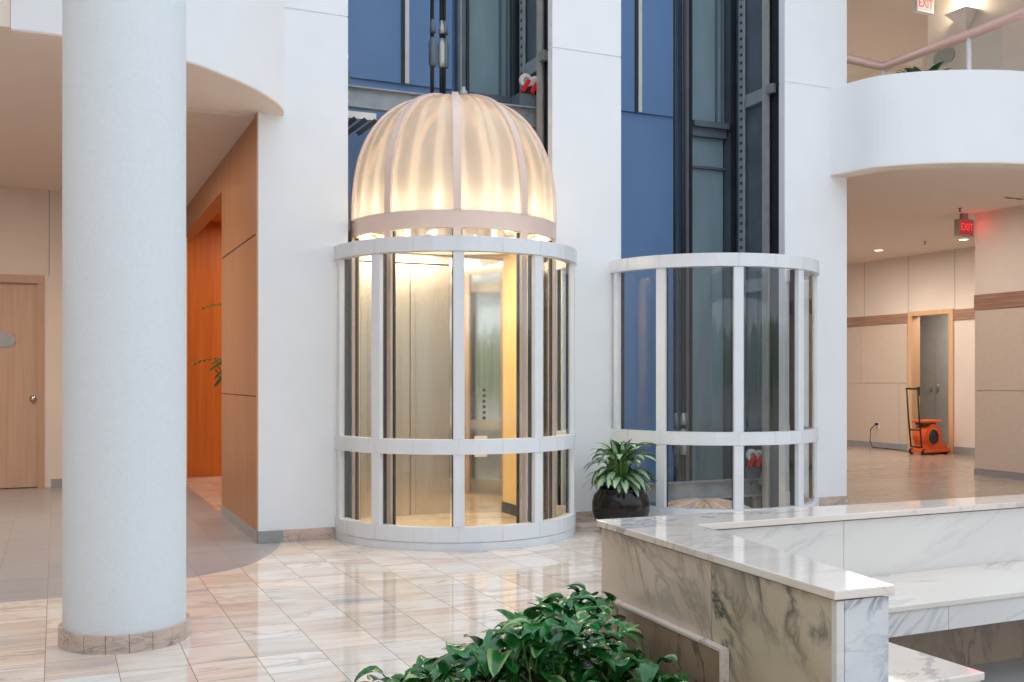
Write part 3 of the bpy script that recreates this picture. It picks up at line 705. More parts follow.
fR = spline([(7.17,8.13),(7.21,7.95),(7.31,7.60),(7.62,7.29),(8.03,7.06),(8.45,6.925),(9.2,6.83),(10.4,6.80),(13,6.8)], 6)
fRi = offset2d(fR, .22)
struct(MB().prism(fR + fRi[::-1], 3.36, 4.24).build('wall_fascia_right', M['white']), 'curved white balcony parapet at the upper right', 'wall')
struct(MB().prism(offset2d(fR, .004) + offset2d(fR, .216)[::-1], 3.350, 3.3595).build('ceiling_edge_right', M['soffit']), 'cream underside of the curved right balcony parapet', 'ceiling')
struct(MB().prism([(x,y) for x,y in fRi] + [(18,7.02),(18,18),(7.39,18),(7.39,8.2)], 3.50, FLZ).build('ceiling_right', M['soffit']), 'cream ceiling of the right hall under the balcony', 'ceiling')

# ------------------------------------------------------------------ left corridor: back wall, door, wood wall, orange lobby
wl = B((.046-.19,1.50,13.3,13.45,0,3.56), (-3.5,-1.22,13.3,13.45,0,3.56), (-1.22,-.144,13.3,13.45,2.50,3.56), (-1.22,-.144,13.42,13.45,0,2.5))
struct(wl.build('wall_back_left', M['beige']), 'beige panelled wall with a door, behind the column', 'wall')
struct(B((-.075,-.067,13.296,13.302,2.52,3.53)).build('trim_2', M['groove']), 'vertical joint in the beige wall above the door', 'trim')
struct(B((-.05,1.44,13.285,13.3,0,.10)).build('baseboard_back', M['base_grey']), 'grey base of the beige wall', 'baseboard')
d1 = thing('door_1', 'tan laminate door with an oval plate and round knob, at the left edge', 'door', (-.66,13.3,0)); d1['kind'] = 'structure'
B((-1.13,-.19,13.33,13.375,.01,2.42)).build('leaf', M['door_tan'], d1)
fr = B((-.195,-.125,13.27,13.298,0,2.415), (-1.23,-1.13,13.27,13.298,0,2.415), (-1.23,-.125,13.27,13.298,2.416,2.51), (-.195,-.146,13.299,13.41,0,2.43), (-1.13,-.196,13.299,13.41,2.43,2.49))
fr.build('door_frame', M['frame_tan'], d1)
MB().lathe([(.0001,-.03),(.026,-.03),(.03,-.012),(.012,0),(.012,.02),(.034,.02),(.034,.025)], -.245,13.295,1.06,20,M=Matrix.Rotation(radians(-90),4,'X')).build('knob', M['chrome'], d1)
ov = MB(); pts = []
for k in range(32):
    a = 2*pi*k/32; pts.append((.10*(1 if cos(a) > 0 else -1) + .09*cos(a), .085*sin(a)))
lo = [ov.bm.verts.new((-.62+x,13.328,1.745+z)) for x,z in pts]; hi = [ov.bm.verts.new((-.62+x,13.318,1.745+z)) for x,z in pts]
ov.bm.faces.new(lo); ov.bm.faces.new(hi)
for k in range(32): ov.bm.faces.new((lo[k],lo[(k+1)%32],hi[(k+1)%32],hi[k]))
ov.build('oval_plate', M['plaque'], d1)

ww = B((1.447,1.60,8.16,10.03,.095,1.150), (1.447,1.60,8.16,10.03,1.158,2.432), (1.447,1.60,8.16,10.03,2.446,3.40))
struct(ww.build('wall_wood', M['wood']), 'maple veneer panel wall left of the elevators', 'wall')
struct(B((1.453,1.59,8.17,10.02,.02,3.38)).build('wall_wood_backing', M['darkgap']), 'dark backing in the joints of the maple wall', 'wall')
struct(B((1.44,1.455,8.13,10.03,0,.095)).build('baseboard_wood', M['base_grey']), 'grey base under the maple wall', 'baseboard')
struct(B((1.444,1.452,8.125,8.16,0,3.39)).build('trim_corner', M['frame_tan']), 'brown edge between maple wall and white wall', 'trim')
struct(B((1.447,1.60,10.03,14.0,3.08,3.40)).build('wall_wood_header', M['wood']), 'maple header over the opening to the elevator lobby', 'wall')
struct(B((1.30,8.0,13.9,14.05,0,3.4)).build('wall_orange', M['orange']), 'glowing orange maple wall of the elevator lobby', 'wall')
struct(B((1.60,8.0,10.0,14.0,3.36,3.45)).build('ceiling_lobby', M['orange']), 'orange wood ceiling of the elevator lobby', 'ceiling')
struct(B((1.60,8.0,9.93,10.03,0,3.4)).build('wall_lobby_front', M['wood']), 'wall of the elevator lobby behind the shafts', 'wall')
struct(B((4.2,4.3,10.03,13.9,0,3.4)).build('wall_lobby_end', M['wood']), 'end wall of the elevator lobby', 'wall')
lamp('lobby_light', 'AREA', (2.8,12.4,3.3), 42, (1,.80,.56), None, size=1.6)

# palm in the lobby, only frond tips show past the wood wall
pm = thing('potted_palm', 'palm in the orange lobby, frond tips showing past the maple wall', 'plant', (2.12,12.0,0))
MB().lathe([(.0001,0),(.17,0),(.21,.36),(.22,.38),(.20,.38),(.19,.34),(.0001,.34)], 2.12,12.0,0,28).build('pot', M['terracotta'], pm)
MB().tube([(2.12,12,.33),(2.11,12.0,.9),(2.12,12.0,1.98)], [.03,.025,.02], 8).build('trunk', M['stem'], pm)
for (az, el, ln, zz) in ((186,44,.62,1.98),(176,24,.52,1.50),(200,18,.52,1.46),(192,36,.5,1.46),(150,45,.8,1.3),(120,40,.8,1.3),(60,45,.8,1.3),(20,50,.8,1.35),(-30,40,.8,1.3),(-70,45,.8,1.3),(225,40,.6,1.4),(184,4,.52,1.48)):
    fm = MB(); a, e = radians(az), radians(el); p = Vector((2.12,12.0,zz)); d = Vector((cos(a)*cos(e), sin(a)*cos(e), sin(e)))
    path = [p.copy()]
    for k in range(12):
        p = p + d*ln/12; d = (d + Vector((0,0,-.11))).normalized(); path.append(p.copy())
    fm.tube(path, [.008*(1-k/14) for k in range(13)], 5)
    for k in range(3, 13):
        dd = (path[k]-path[k-1]).normalized(); sd = dd.cross(Vector((0,0,1))).normalized()
        for s in (-1,1):
            fm.leaf(path[k], dd*.6+sd*s*.8+Vector((0,0,-.1)), .24*(1.1-k/16), .032, droop=.5, fold=.2, segs=3)
    fm.build('frond', M['palm'], pm, recalc=False)

# ------------------------------------------------------------------ column
cm = thing('column', 'round white stucco column on a marble ring base', 'column', (.287,5.023,0))
cx_, cy_ = .318, 5.44
MB().lathe([(.289,.0),(.289,6.9)], cx_, cy_, 0, 96).build('shaft', M['column'], cm)
b = MB()
for k in range(18): b.arc(cx_, cy_, .286, .309, k*20+.25, k*20+19.75, 0, .088, 4, smooth=True)
b.build('base_ring', M['basemarble'], cm)

# ------------------------------------------------------------------ right hall
X1 = 14.05
fw = B((X1,X1+.15,13.80,17.0,0,3.52), (X1,X1+.15,12.93,13.80,2.43,3.52), (X1,X1+.15,9.0,12.93,0,3.52))
struct(fw.build('wall_far_right', M['beige']), 'cream wall at the far side of the right hall', 'wall')
pn = B((X1-.012,X1,13.90,15.06,1.21,2.28), (X1-.012,X1,15.07,17.0,1.21,2.28), (X1-.012,X1,14.10,17.0,.10,1.20), (X1-.012,X1,13.90,14.09,.10,1.20), )
struct(pn.build('trim_far_panels', M['panel_stone']), 'tan textured stone panels on the far hall wall', 'panelling')
struct(B((X1-.02,X1,13.88,17.0,2.29,2.47), (X1-.02,X1,12.0,12.87,2.29,2.47)).build('trim_far_band', M['band']), 'striated reddish stone band on the far hall wall', 'trim')
struct(B((X1-.02,X1,13.88,17.0,0,.10), (X1-.02,X1,12.0,12.85,0,.13)).build('baseboard_far', M['base_grey']), 'grey base of the far hall wall', 'baseboard')
struct(B((X1-.003,X1+.001,13.885,13.893,2.47,3.5), (X1-.003,X1+.001,12.84,12.848,2.47,3.5), (X1-.003,X1+.001,14.98,14.988,2.47,3.5)).build('trim_far_joint', M['groove']), 'vertical joints in the upper part of the far wall', 'trim')
# doorway with a small room and closet doors
d2 = thing('door_2', 'maple framed open doorway in the far hall wall', 'doorway', (X1,13.36,0)); d2['kind'] = 'structure'
B((X1-.03,X1-.002,13.78,13.87,0,2.41), (X1-.001,X1+.17,13.78,13.7995,0,2.41), (X1-.03,X1-.002,12.86,12.95,0,2.41), (X1-.001,X1+.17,12.9305,12.95,0,2.41), (X1-.03,X1-.002,12.86,13.87,2.411,2.49), (X1-.001,X1+.17,12.9305,13.7995,2.411,2.4295)).build('door_frame', M['frame_wood'], d2)
B((X1+.10,X1+.16,13.772,13.7805,.98,1.14)).build('latch_plate', M['black_plastic'], d2)
struct(B((X1+.15,15.3,15.5,15.6,0,2.75),(X1+.15,15.3,11.6,11.7,0,2.75),(15.2,15.3,11.6,15.6,0,2.75),(X1+.15,15.3,11.6,15.6,2.7,2.75)).build('wall_closet_room', M['grey_door']), 'grey walls of the small room behind the doorway', 'wall')
cd = thing('closet_doors', 'pair of grey closet doors seen through the doorway', 'door', (15.17,14.3,0))
for y0, y1 in ((14.31,14.76),(13.84,14.30)):
    lf = B((15.15,15.19,y0,y1,.01,2.05)).build('leaf', M['grey_door'], cd)
    yh = y0+.08 if y0 > 14.3 else y1-.08
    MB().cyl((15.13,yh,1.12),(0,0,1),.012,.16,10).build('pull_handle', M['galv'], lf)
lamp('closet_room_light', 'AREA', (14.75,13.4,2.65), 22, (1,.93,.85), None, size=.5)
struct(B((7.2,14.2,17.0,17.15,0,3.52)).build('wall_hall_back', M['beige']), 'beige back wall of the right hall, hidden behind the white wall', 'wall')
X2 = 11.25
struct(B((X2,X2+.2,4.0,9.948,0,3.5)).build('wall_near_right', M['beige']), 'beige wall at the right edge of the photograph', 'wall')
struct(B((X2-.012,X2,4.0,9.94,1.14,2.20),(X2-.012,X2,4.0,9.94,.09,1.13)).build('trim_near_panels', M['panel_stone']), 'tan stone panels on the right edge wall', 'panelling')
struct(B((X2-.02,X2,4.0,9.948,2.21,2.41)).build('trim_near_band', M['band']), 'striated reddish stone band on the right edge wall', 'trim')
struct(B((X2-.02,X2,4.0,9.948,0,.085)).build('baseboard_near', M['base_grey']), 'grey base of the right edge wall', 'baseboard')

# blower
bl_ = thing('air_mover', 'orange carpet air mover with a black telescoping handle at the doorway', 'fan', (13.58,13.02,0), radians(5))
def bp(m, name, mat, parent=bl_, **k): return m.build(name, mat, parent, local=True, **k)
hs = MB()   # scroll housing: spiral outline extruded along the local Y axis
out = []
for k in range(41):
    a = radians(-80 + 300*k/40); r = .19+.055*(1-k/40)
    out.append((.01+r*cos(a), .30+r*sin(a)))
out = [(.36,.07),(.36,.17),(.20,.19)] + out[6:] + [(-.14,.07)]
lo = [hs.bm.verts.new((x,-.13,z)) for x,z in out]; hi = [hs.bm.verts.new((x,.13,z)) for x,z in out]
for t in tessellate_polygon([[Vector((x,z,0)) for x,z in out]]):
    hs.bm.faces.new([lo[i] for i in t]); hs.bm.faces.new([hi[i] for i in reversed(t)])
for i in range(len(out)):
    j = (i+1) % len(out); hs.bm.faces.new((lo[i],lo[j],hi[j],hi[i]))
hou = bp(hs, 'housing', M['orange_plastic'])
bp(MB().lathe([(.125,.0),(.15,.0),(.155,.02),(.125,.02)], .0,-.13,.30,32,M=Matrix.Rotation(radians(90),4,'X')), 'intake_rim', M['orange_plastic'])
gr = MB().cyl((0,-.128,.30),(0,1,0),.125,.012,32)
grl = bp(gr, 'intake_grille', M['black_plastic'])
rr = MB()
for r in (.04,.07,.10):
    rr.lathe([(r,0),(r+.007,0),(r+.007,.008),(r,.008)], 0,-.134,.30,28,M=Matrix.Rotation(radians(90),4,'X'))
bp(rr, 'grille_ring', M['darksteel'], grl)
bp(B((-.20,.22,-.14,.14,.54,.585)), 'carry_top', M['orange_plastic'], bevel=.015)
bp(B((-.17,.13,-.09,.09,.50,.54)), 'top_bracket', M['black_plastic'])
bp(B((-.24,.42,-.15,.15,.03,.085)), 'base_plate', M['orange_plastic'], bevel=.012)
for y in (-.13,.13): bp(MB().cyl((-.22,y,.05),(0,1,0),.05,.03,18), 'wheel', M['black_plastic'])
for x in (.05,.36): bp(B((x-.02,x+.02,-.14,.14,0,.032)), 'foot', M['black_plastic'])
hd = MB()
for y in (-.11,.11): hd.tube([(-.25,y,.12),(-.31,y,.6),(-.36,y,1.12)], .014, 8)
hd.tube([(-.36,-.12,1.12),(-.36,.12,1.12)], .018, 8); hd.tube([(-.285,-.11,.42),(-.285,.11,.42)], .014, 8); hd.tube([(-.25,-.11,.13),(-.25,.11,.13)], .014, 8)
bp(hd, 'handle', M['black_plastic'])
ol = thing('wall_outlet', 'small wall outlet with a black plug on the far tan wall', 'outlet', (X1-.015,14.62,.42))
B((X1-.022,X1-.012,14.58,14.66,.36,.48)).build('cover_plate', M['pale'], ol)
B((X1-.07,X1-.022,14.60,14.64,.42,.46)).build('plug', M['black_plastic'], ol)
cd_ = MB().tube(spline3 := [Vector(p) for p in ((X1-.07,14.62,.44),(X1-.13,14.68,.34),(X1-.11,14.72,.12),(X1-.16,14.6,.012),(X1-.2,14.3,.012),(X1-.25,13.9,.012),(13.60,13.40,.012),(13.42,13.20,.012))], .009, 6)
tag(cd_.build('power_cord', M['black_plastic']), 'black power cord drooping from the outlet to the orange air mover', 'cord')

# downlights, sprinklers, exit sign under the balcony
def downlight(x, y, z, label, r=.085, e=30, grp='round recessed ceiling lights'):
    t = thing('downlight', label, 'ceiling light', (x,y,z), group=grp)
    MB().lathe([(r*.82,-.006),(r*1.12,-.008),(r*1.15,-.001)], x,y,z,28).build('trim_ring', M['pale'], t)
    MB().lathe([(.0001,-.003),(r*.82,-.003)], x,y,z,28).build('lens', M['lamp_on'], t, recalc=False)
    l = lamp('downlight_beam', 'SPOT', (0,0,-.03), e, (1,.88,.74), t, spot_size=radians(140), spot_blend=.6, shadow_soft_size=.06)
    return t
downlight(12.93,13.45,3.5, 'round recessed ceiling light near the far cream wall')
downlight(13.15,11.85,3.5, 'round recessed ceiling light just below the lower exit sign')
downlight(9.6,12.4,3.5, 'round recessed ceiling light deeper in the hall behind the white wall')
def sprinkler(x, y, z, label):
    t = thing('sprinkler_head', label, 'sprinkler', (x,y,z))
    MB().lathe([(.0001,-.002),(.03,-.002),(.03,.004)], x,y,z,16).build('escutcheon', M['nearblack'], t)
    MB().lathe([(.008,-.002),(.008,-.04),(.022,-.042),(.022,-.046),(.0001,-.046)], x,y,z,12).build('deflector', M['nearblack'], t)
sprinkler(12.79,12.29,3.5, 'small dark sprinkler head between the two lit downlights')
sprinkler(10.69,9.69,3.5, 'small dark sprinkler head on the ceiling above the lower exit sign')
vt = thing('ceiling_vent', 'slim dark slot vent in the ceiling right of the lower exit sign', 'vent', (10.7,8.88,3.5))
B((10.55,10.85,8.86,8.90,3.494,3.5)).build('vent_frame', M['sign_grey'], vt)
B((10.57,10.66,8.87,8.89,3.490,3.4945),(10.74,10.83,8.87,8.89,3.490,3.4945)).build('slot', M['nearblack'], vt)

ex = thing('exit_sign', 'red glowing exit sign hanging under the balcony ceiling', 'sign', (11.10,9.95,3.20))
B((10.97,11.23,9.95,10.04,3.20,3.42)).build('housing', M['sign_grey'], ex)
B((11.05,11.15,9.97,10.02,3.42,3.5)).build('hanger', M['sign_grey'], ex)
B((10.985,11.215,9.946,9.95,3.215,3.405)).build('lit_face', M['red_back'], ex)
text('lettering', 'EXIT', .135, M['red_glow'], ex, (0,-.0065,.11), (radians(90),0,0), .0015, .82)
lamp('exit_glow', 'POINT', (-.0,-.12,.12), .6, (1,.05,.05), ex, shadow_soft_size=.08)

# ------------------------------------------------------------------ upper floor right
struct(B((X2,X2+.2,3.0,10.76,FLZ,6.95)).build('wall_upper_right', M['upperwall']), 'pale beige upper floor wall carrying the sconce', 'wall')
struct(B((X2+.2,20,10.5,10.76,FLZ,6.95)).build('wall_upper_return', M['upperwall']), 'return of the pale upper floor wall', 'wall')
struct(B((7.39,20,20,20.2,FLZ,6.95),(19.8,20,10,20,FLZ,6.95)).build('wall_upper_back', M['upperwall']), 'back wall of the upper floor', 'wall')
struct(B((7.2,20,5.8,20,6.70,6.9)).build('ceiling_upper', M['upperceil']), 'brown beige ceiling of the upper floor', 'ceiling')
RZ = 4.70
hr = thing('balcony_railing', 'rose handrail with glass panels above the upper right parapet', 'railing', (8.25,8.5,FLZ))
MB().tube([(7.45,8.43,RZ),(8.25,8.52,RZ),(8.26,7.4,RZ),(8.24,6.95,RZ),(8.2,5.2,RZ)], .048, 12).build('handrail', M['rail_copper'], hr)
for x, y in ((8.25,8.50),(8.255,7.37)):
    MB().tube([(x,y,FLZ),(x,y,RZ-.03)], .022, 10).build('rail_post', M['pale'], hr)
MB().box(8.246,8.256,7.41,8.46,FLZ+.05,RZ-.05).build('glass_panel', M['railglass'], hr)
MB().box(8.246,8.256,6.98,7.33,FLZ+.05,RZ-.05).build('glass_panel', M['railglass'], hr)
MB().bar((7.5,8.437,(FLZ+RZ)/2),(8.2,8.513,(FLZ+RZ)/2),.010,RZ-FLZ-.1).build('glass_panel', M['railglass'], hr)
downlight(14.5,17.9,6.70, 'round lit ceiling light of the upper floor left of its exit sign', r=.17, e=120)
sprinkler(12.3,15.6,6.70, 'small dark sprinkler head on the upper floor ceiling')
# upper exit sign
eu = thing('exit_sign', 'white lit exit sign with red letters at the top edge, upper floor', 'sign', (10.77,10.35,6.27))
B((10.63,10.93,10.35,10.43,6.27,6.48)).build('housing', M['pale'], eu)
B((10.74,10.80,10.37,10.41,6.48,6.70)).build('hanger', M['pale'], eu)
B((10.645,10.915,10.346,10.35,6.283,6.468)).build('lit_face', M['sign_white'], eu)
text('lettering', 'EXIT', .165, M['red_paint'], eu, (.01,-.0065,.108), (radians(90),0,0), .0015, .78)
# sconce
def on_wall(u, v, x=X2):
    F = (sin(radians(24.1)), cos(radians(24.1))); R = (F[1], -F[0]); k = (u-512)/1020
    dx, dy = F[0]+k*R[0], F[1]+k*R[1]; s = x/dx
    return Vector((x, dy*s, 1.3+(378-v)/1020*s))
p0, p1, p2 = on_wall(953,16), on_wall(983,10), on_wall(970,27)
ymid = (p0.y+p1.y)/2; zt = (p0.z+p1.z)/2
sc_ = thing('wall_sconce', 'inverted pyramid uplight sconce glowing on the upper floor wall', 'lamp', (X2,ymid,zt))
m = MB(); hw = abs(p0.y-p1.y)*.36
top = [m.bm.verts.new(q) for q in ((X2,ymid+hw,zt),(X2,ymid-hw,zt),(X2-.24,ymid-hw,zt),(X2-.24,ymid+hw,zt))]
tip = m.bm.verts.new((X2-.03,ymid-.0,zt-.25)); tip2 = m.bm.verts.new((X2,ymid,zt-.25))
for a_, b_ in ((1,2),(2,3),(3,0)): m.bm.faces.new((top[a_],top[b_],tip))
m.bm.faces.new((top[0],top[1],tip2)); m.bm.faces.new((top[1],tip,tip2)); m.bm.faces.new((top[0],tip2,tip))
m.build('shade', M['sconce'], sc_)
B((X2-.20,X2-.03,ymid-hw*.7,ymid+hw*.7,zt-.03,zt-.02)).build('lamp_lens', M['lamp_on'], sc_)
lamp('sconce_light', 'POINT', (-.14,0,.10), 14, (1,.84,.62), sc_, shadow_soft_size=.06)
# plaque
pc = on_wall(944.5,57); pq = MB(); pts = []
for k in range(32):
    a = 2*pi*k/32; pts.append((.09*(1 if cos(a) > 0 else -1)+.09*cos(a), .10*sin(a)))
lo = [pq.bm.verts.new((X2-.001,pc.y+y,pc.z+z)) for y,z in pts]; hi = [pq.bm.verts.new((X2-.018,pc.y+y,pc.z+z)) for y,z in pts]
pq.bm.faces.new(lo); pq.bm.faces.new(hi)
for k in range(32): pq.bm.faces.new((lo[k],lo[(k+1)%32],hi[(k+1)%32],hi[k]))
tag(pq.build('oval_plaque', M['plaque']), 'grey oval plaque on the upper floor wall below the sconce', 'plaque')
# plant upstairs
up_ = thing('potted_plant', 'green plant tips behind the glass of the upper floor railing', 'plant', (9.05,8.75,FLZ+.002))
MB().lathe([(.0001,0),(.16,0),(.2,.42),(.21,.45),(.19,.45),(.18,.40),(.0001,.40)], 9.05,8.75,FLZ+.002,24).build('pot', M['terracotta'], up_)
um = MB()
for k in range(16):
    a = radians(k*137.5); el = radians(random.uniform(25,70))
    um.leaf((9.05+.05*cos(a),8.75+.05*sin(a),FLZ+.88+.2*random.random()), (cos(a)*cos(el),sin(a)*cos(el),sin(el)), random.uniform(.30,.42), .12, droop=1.0)
um.build('foliage', M['pothos'], up_, recalc=False)
lamp('upper_hall_light', 'AREA', (12.5,14.5,6.4), 190, (1,.92,.84), None, size=3.0)

# ------------------------------------------------------------------ marble planter wall with benches
T = .69; Y0, Y1, XL, XR = 2.302, 3.70, 2.03, 2.245
def xl(y, d=0): return 2.055+.0558*(y-2.29)+d            # outer face of the near leg, slightly off the grid
def xr(y, d=0): return 2.247+.150*(y-2.274)+d
pw = thing('marble_planter_wall', 'low L shaped marble wall with a polished white top in the foreground', 'wall', (2.1,3.0,0))
def leg(y0, y1, a=0, b_=0): return [(xl(y0,a),y0),(xr(y0,b_),y0),(xr(y1,b_),y1),(xl(y1,a),y1)]
MB().prism(leg(2.972,3.845), 0, T-.035).build('side_slab', M['planter'], pw)
sl = MB().prism(leg(Y0+.024,2.968), 0, T-.035).build('side_slab', M['planter2'], pw)
sl['label'] = 'strongly veined marble slab'
MB().prism([(xl(Y0,.03),Y0),(xr(Y0),Y0),(xr(Y0),Y0+.022),(xl(Y0,.03),Y0+.022)], 0, T-.035).build('end_slab', M['endmarble'], pw)
MB().prism([(xl(Y0),Y0+.001),(xl(Y0,.028),Y0+.001),(xl(Y0,.028),Y0+.022),(xl(Y0),Y0+.022)], 0, T-.035).build('corner_trim', M['backmarble'], pw)
for k, (x0, x1) in enumerate(((2.465,3.24),(3.243,5.2),(5.203,7.5))):
    B((x0, x1, 3.585, 3.685, 0, T-.035)).build('back_slab', M['backmarble'], pw)
cp = MB().prism([(2.037,2.29),(2.256,2.280),(2.445,3.565),(7.5,3.565),(7.5,3.70),(2.125,3.867)], T-.028, T)
cp.build('coping', M['coping'], pw, bevel=.004)
MB().prism(leg(Y0+.03,3.83,.006,-.006), T-.036, T-.027).build('shadow_joint', M['base_grey'], pw)
pl = thing('marble_plinth', 'brown marble kerb panel behind the foliage, its lit top edge put in as white', 'plinth', (2.0,3.3,0))
for y0, y1 in ((2.868,3.32),(3.323,3.80)):
    MB().prism([(xl(y0,-.03),y0),(xl(y0,-.001),y0),(xl(y1,-.001),y1),(xl(y1,-.03),y1)], 0, .372).build('kerb_panel', M['brownmarble'], pl)
q = MB().prism([(xl(2.862,-.034),2.862),(xl(2.862,-.001),2.862),(xl(3.80,-.001),3.80),(xl(3.80,-.034),3.80)], .372, .382)
q.prism([(xl(2.858,-.034),2.858),(xl(2.858,-.001),2.858),(xl(2.858,-.001),2.868),(xl(2.858,-.034),2.868)], 0, .372)
q.build('lit_kerb_edge', M['coping'], pl)  # light on the kerb's edge, put in as a white strip
# long bench on the far leg
b1 = thing('marble_bench', 'long white marble bench seat against the far planter wall', 'bench', (4.5,3.3,0))
B((2.37,7.5,3.06,3.583,.372,.397)).build('seat', M['coping'], b1, bevel=.004)
ap = MB()
for x0, x1 in ((XR+.37,3.32),(3.323,5.3),(5.303,7.5)): ap.box(x0, x1, 3.068, 3.10, .275, .371)
ap.build('apron', M['backmarble'], b1)
B((XR+.37,7.5,3.36,3.583,0,.371)).build('support', M['brownmarble'], b1)
b2 = thing('marble_bench', 'short white marble bench end at the lower right corner', 'bench', (2.42,2.7,0))
MB().prism([(xr(2.28,.004),2.265),(2.604,2.265),(2.604,3.058),(xr(3.058,.002),3.058)], .372, .397).build('seat', M['coping'], b2, bevel=.004)
B((xr(2.29,.006),2.595,2.275,2.305,.275,.371),(2.565,2.595,2.305,3.06,.275,.371)).build('apron', M['backmarble'], b2)
B((2.40,2.46,2.40,3.05,0,.371)).build('support', M['brownmarble'], b2)
struct(B((2.45,7.5,1.0,3.36,-.002,.003)).build('floor_well', M['base_grey']), 'grey floor patch in front of the benches', 'floor')

# ------------------------------------------------------------------ foliage bed in the foreground
bed = thing('planter_bed', 'dense bed of glossy green pothos leaves in front of the marble wall', 'plants', (1.6,3.1,0))
bp_ = [(1.98,3.70),(1.90,3.72),(1.05,3.06),(1.05,2.80),(1.98,2.80)]
MB().prism(bp_, 0, .17).build('kerb', M['brownmarble'], bed)
MB().prism([(1.95+(x-1.95)*.97, 2.9+(y-2.9)*.96) for x,y in bp_], .17, .20).build('soil', M['soil'], bed)
R_ = random.Random(11)
lv, lv2, stm = MB(), MB(), MB()
def inside(x, y, poly):
    c = False; n = len(poly)
    for i in range(n):
        x1, y1 = poly[i]; x2, y2 = poly[(i+1) % n]
        if (y1 > y) != (y2 > y) and x < (x2-x1)*(y-y1)/(y2-y1)+x1: c = not c
    return c
outer = [(2.02,3.86),(1.95,3.93),(1.33,3.52),(.76,3.15),(.52,2.92),(.62,2.66),(1.5,2.60),(1.97,2.74)]
cnt = 0
while cnt < 1300:
    x, y = R_.uniform(.55,2.0), R_.uniform(2.58,3.95)
    if not inside(x, y, outer): continue
    cnt += 1
    # height of the mound: low at the open edge, taller towards the wall
    dist = min(max(0, ((x-.93)*.62-(y-3.0)*.72))*.9 + .05, .26)
    top = .215 + dist*.92 + .05
    if x > 1.72: top = min(top, .325 + .13*min(1, max(0, (y-3.12)/.45)))
    if y < 2.95: top = min(top, .27 + .1*max(0, 2.95-y)*0)
    z = top - (R_.random()**1.6)*.20
    if R_.random() < .25: z = max(.16, z-.08)
    a = R_.uniform(0, 2*pi) if R_.random() < .45 else R_.gauss(radians(235), .9)
    el = radians(R_.uniform(-15,58))
    if x > 1.86: a = R_.uniform(pi*.6, pi*1.4)
    ln = R_.uniform(.07,.118)
    tgt = lv2 if R_.random() < .22 else lv
    tgt.leaf((x,y,z), (cos(a)*cos(el), sin(a)*cos(el), sin(el)), ln, ln*.74, droop=R_.uniform(.8,1.9), fold=R_.uniform(.15,.55), segs=6, shape='heart')
    if R_.random() < .3:
        stm.tube([(x+R_.uniform(-.04,.04)-.02*cos(a),y+R_.uniform(-.04,.04),max(.15,z-.14)),(x-.03*cos(a),y-.03*sin(a),z-.03),(x,y,z)], .0025, 4)
o = lv.build('foliage', M['pothos'], bed, recalc=False); o['kind'] = 'stuff'
o = lv2.build('pale_foliage', M['pothos_pale'], bed, recalc=False); o['kind'] = 'stuff'
o = stm.build('stem', M['stem'], bed); o['kind'] = 'stuff'

# ------------------------------------------------------------------ potted plant between the bays
PX, PY = 4.363, 7.50
pp = thing('potted_plant', 'silver variegated plant in a black glazed pot between the two glass bays', 'plant', (PX,PY,0))
MB().lathe([(.0001,0),(.15,0),(.17,.01),(.215,.08),(.243,.18),(.245,.25),(.228,.315),(.200,.345),(.205,.365),(.215,.372),(.205,.375),(.188,.365),(.183,.33),(.0001,.33)], PX,PY,0,48).build('pot', M['pot'], pp)
MB().lathe([(.0001,.335),(.184,.335)], PX,PY,0,24).build('soil', M['soil'], pp, recalc=False)
R_ = random.Random(5); am, st_ = MB(), MB()
for k in range(84):
    ring = k/83
    a = k*2.39996 + R_.uniform(-.25,.25)
    if ring < .40: el, zz, rr_ = radians(R_.uniform(-12,14)), R_.uniform(.42,.54), R_.uniform(.07,.14)
    elif ring < .76: el, zz, rr_ = radians(R_.uniform(16,48)), R_.uniform(.54,.70), R_.uniform(.06,.15)
    else: el, zz, rr_ = radians(R_.uniform(38,78)), R_.uniform(.56,.68), R_.uniform(.0,.06)
    base = Vector((PX+rr_*cos(a), PY+rr_*sin(a), zz))
    ln = R_.uniform(.19,.25)*(1 if ring < .72 else .85)
    am.leaf(base, (cos(a)*cos(el), sin(a)*cos(el), sin(el)), ln, ln*.44, droop=R_.uniform(.9,1.9) if ring < .72 else .7, fold=R_.uniform(.1,.35), segs=7)
    st_.tube([(PX+.3*rr_*cos(a),PY+.3*rr_*sin(a),.33), ((PX+base.x)/2,(PY+base.y)/2,(.36+zz)/2), base], .006, 5)
am.build('foliage', M['agla'], pp, recalc=False)
st_.build('stem', M['stem'], pp)

# ------------------------------------------------------------------ the rest of the atrium: glazed front wall behind the camera and left side wall
fw = MB()
for x in (-3.5, .2, 3.9, 7.6, 11.3, 14.8): fw.box(x, x+.35, -8.4, -8.1, 0, 7.2)
fw.box(-3.5,15.15,-8.4,-8.1,0,.35); fw.box(-3.5,15.15,-8.4,-8.1,3.2,3.9); fw.box(-3.5,15.15,-8.4,-8.1,6.9,7.4)
struct(fw.build('wall_front', M['white']), 'glazed atrium front wall behind the camera', 'wall')
mu = MB()
for x in (1.4,2.6,5.1,6.3,8.8,10.0,12.4,13.6): mu.box(x,x+.07,-8.3,-8.2,.35,6.9)
mu.box(-3.3,14.9,-8.3,-8.2,2.2,2.27)
struct(mu.build('trim_front_mullions', M['white_metal']), 'window mullions of the atrium front wall', 'trim')
struct(B((-3.7,-3.5,-8.4,13.4,0,7.2)).build('wall_side_left', M['ceil_tan']), 'tan side wall of the atrium left of the camera', 'wall')

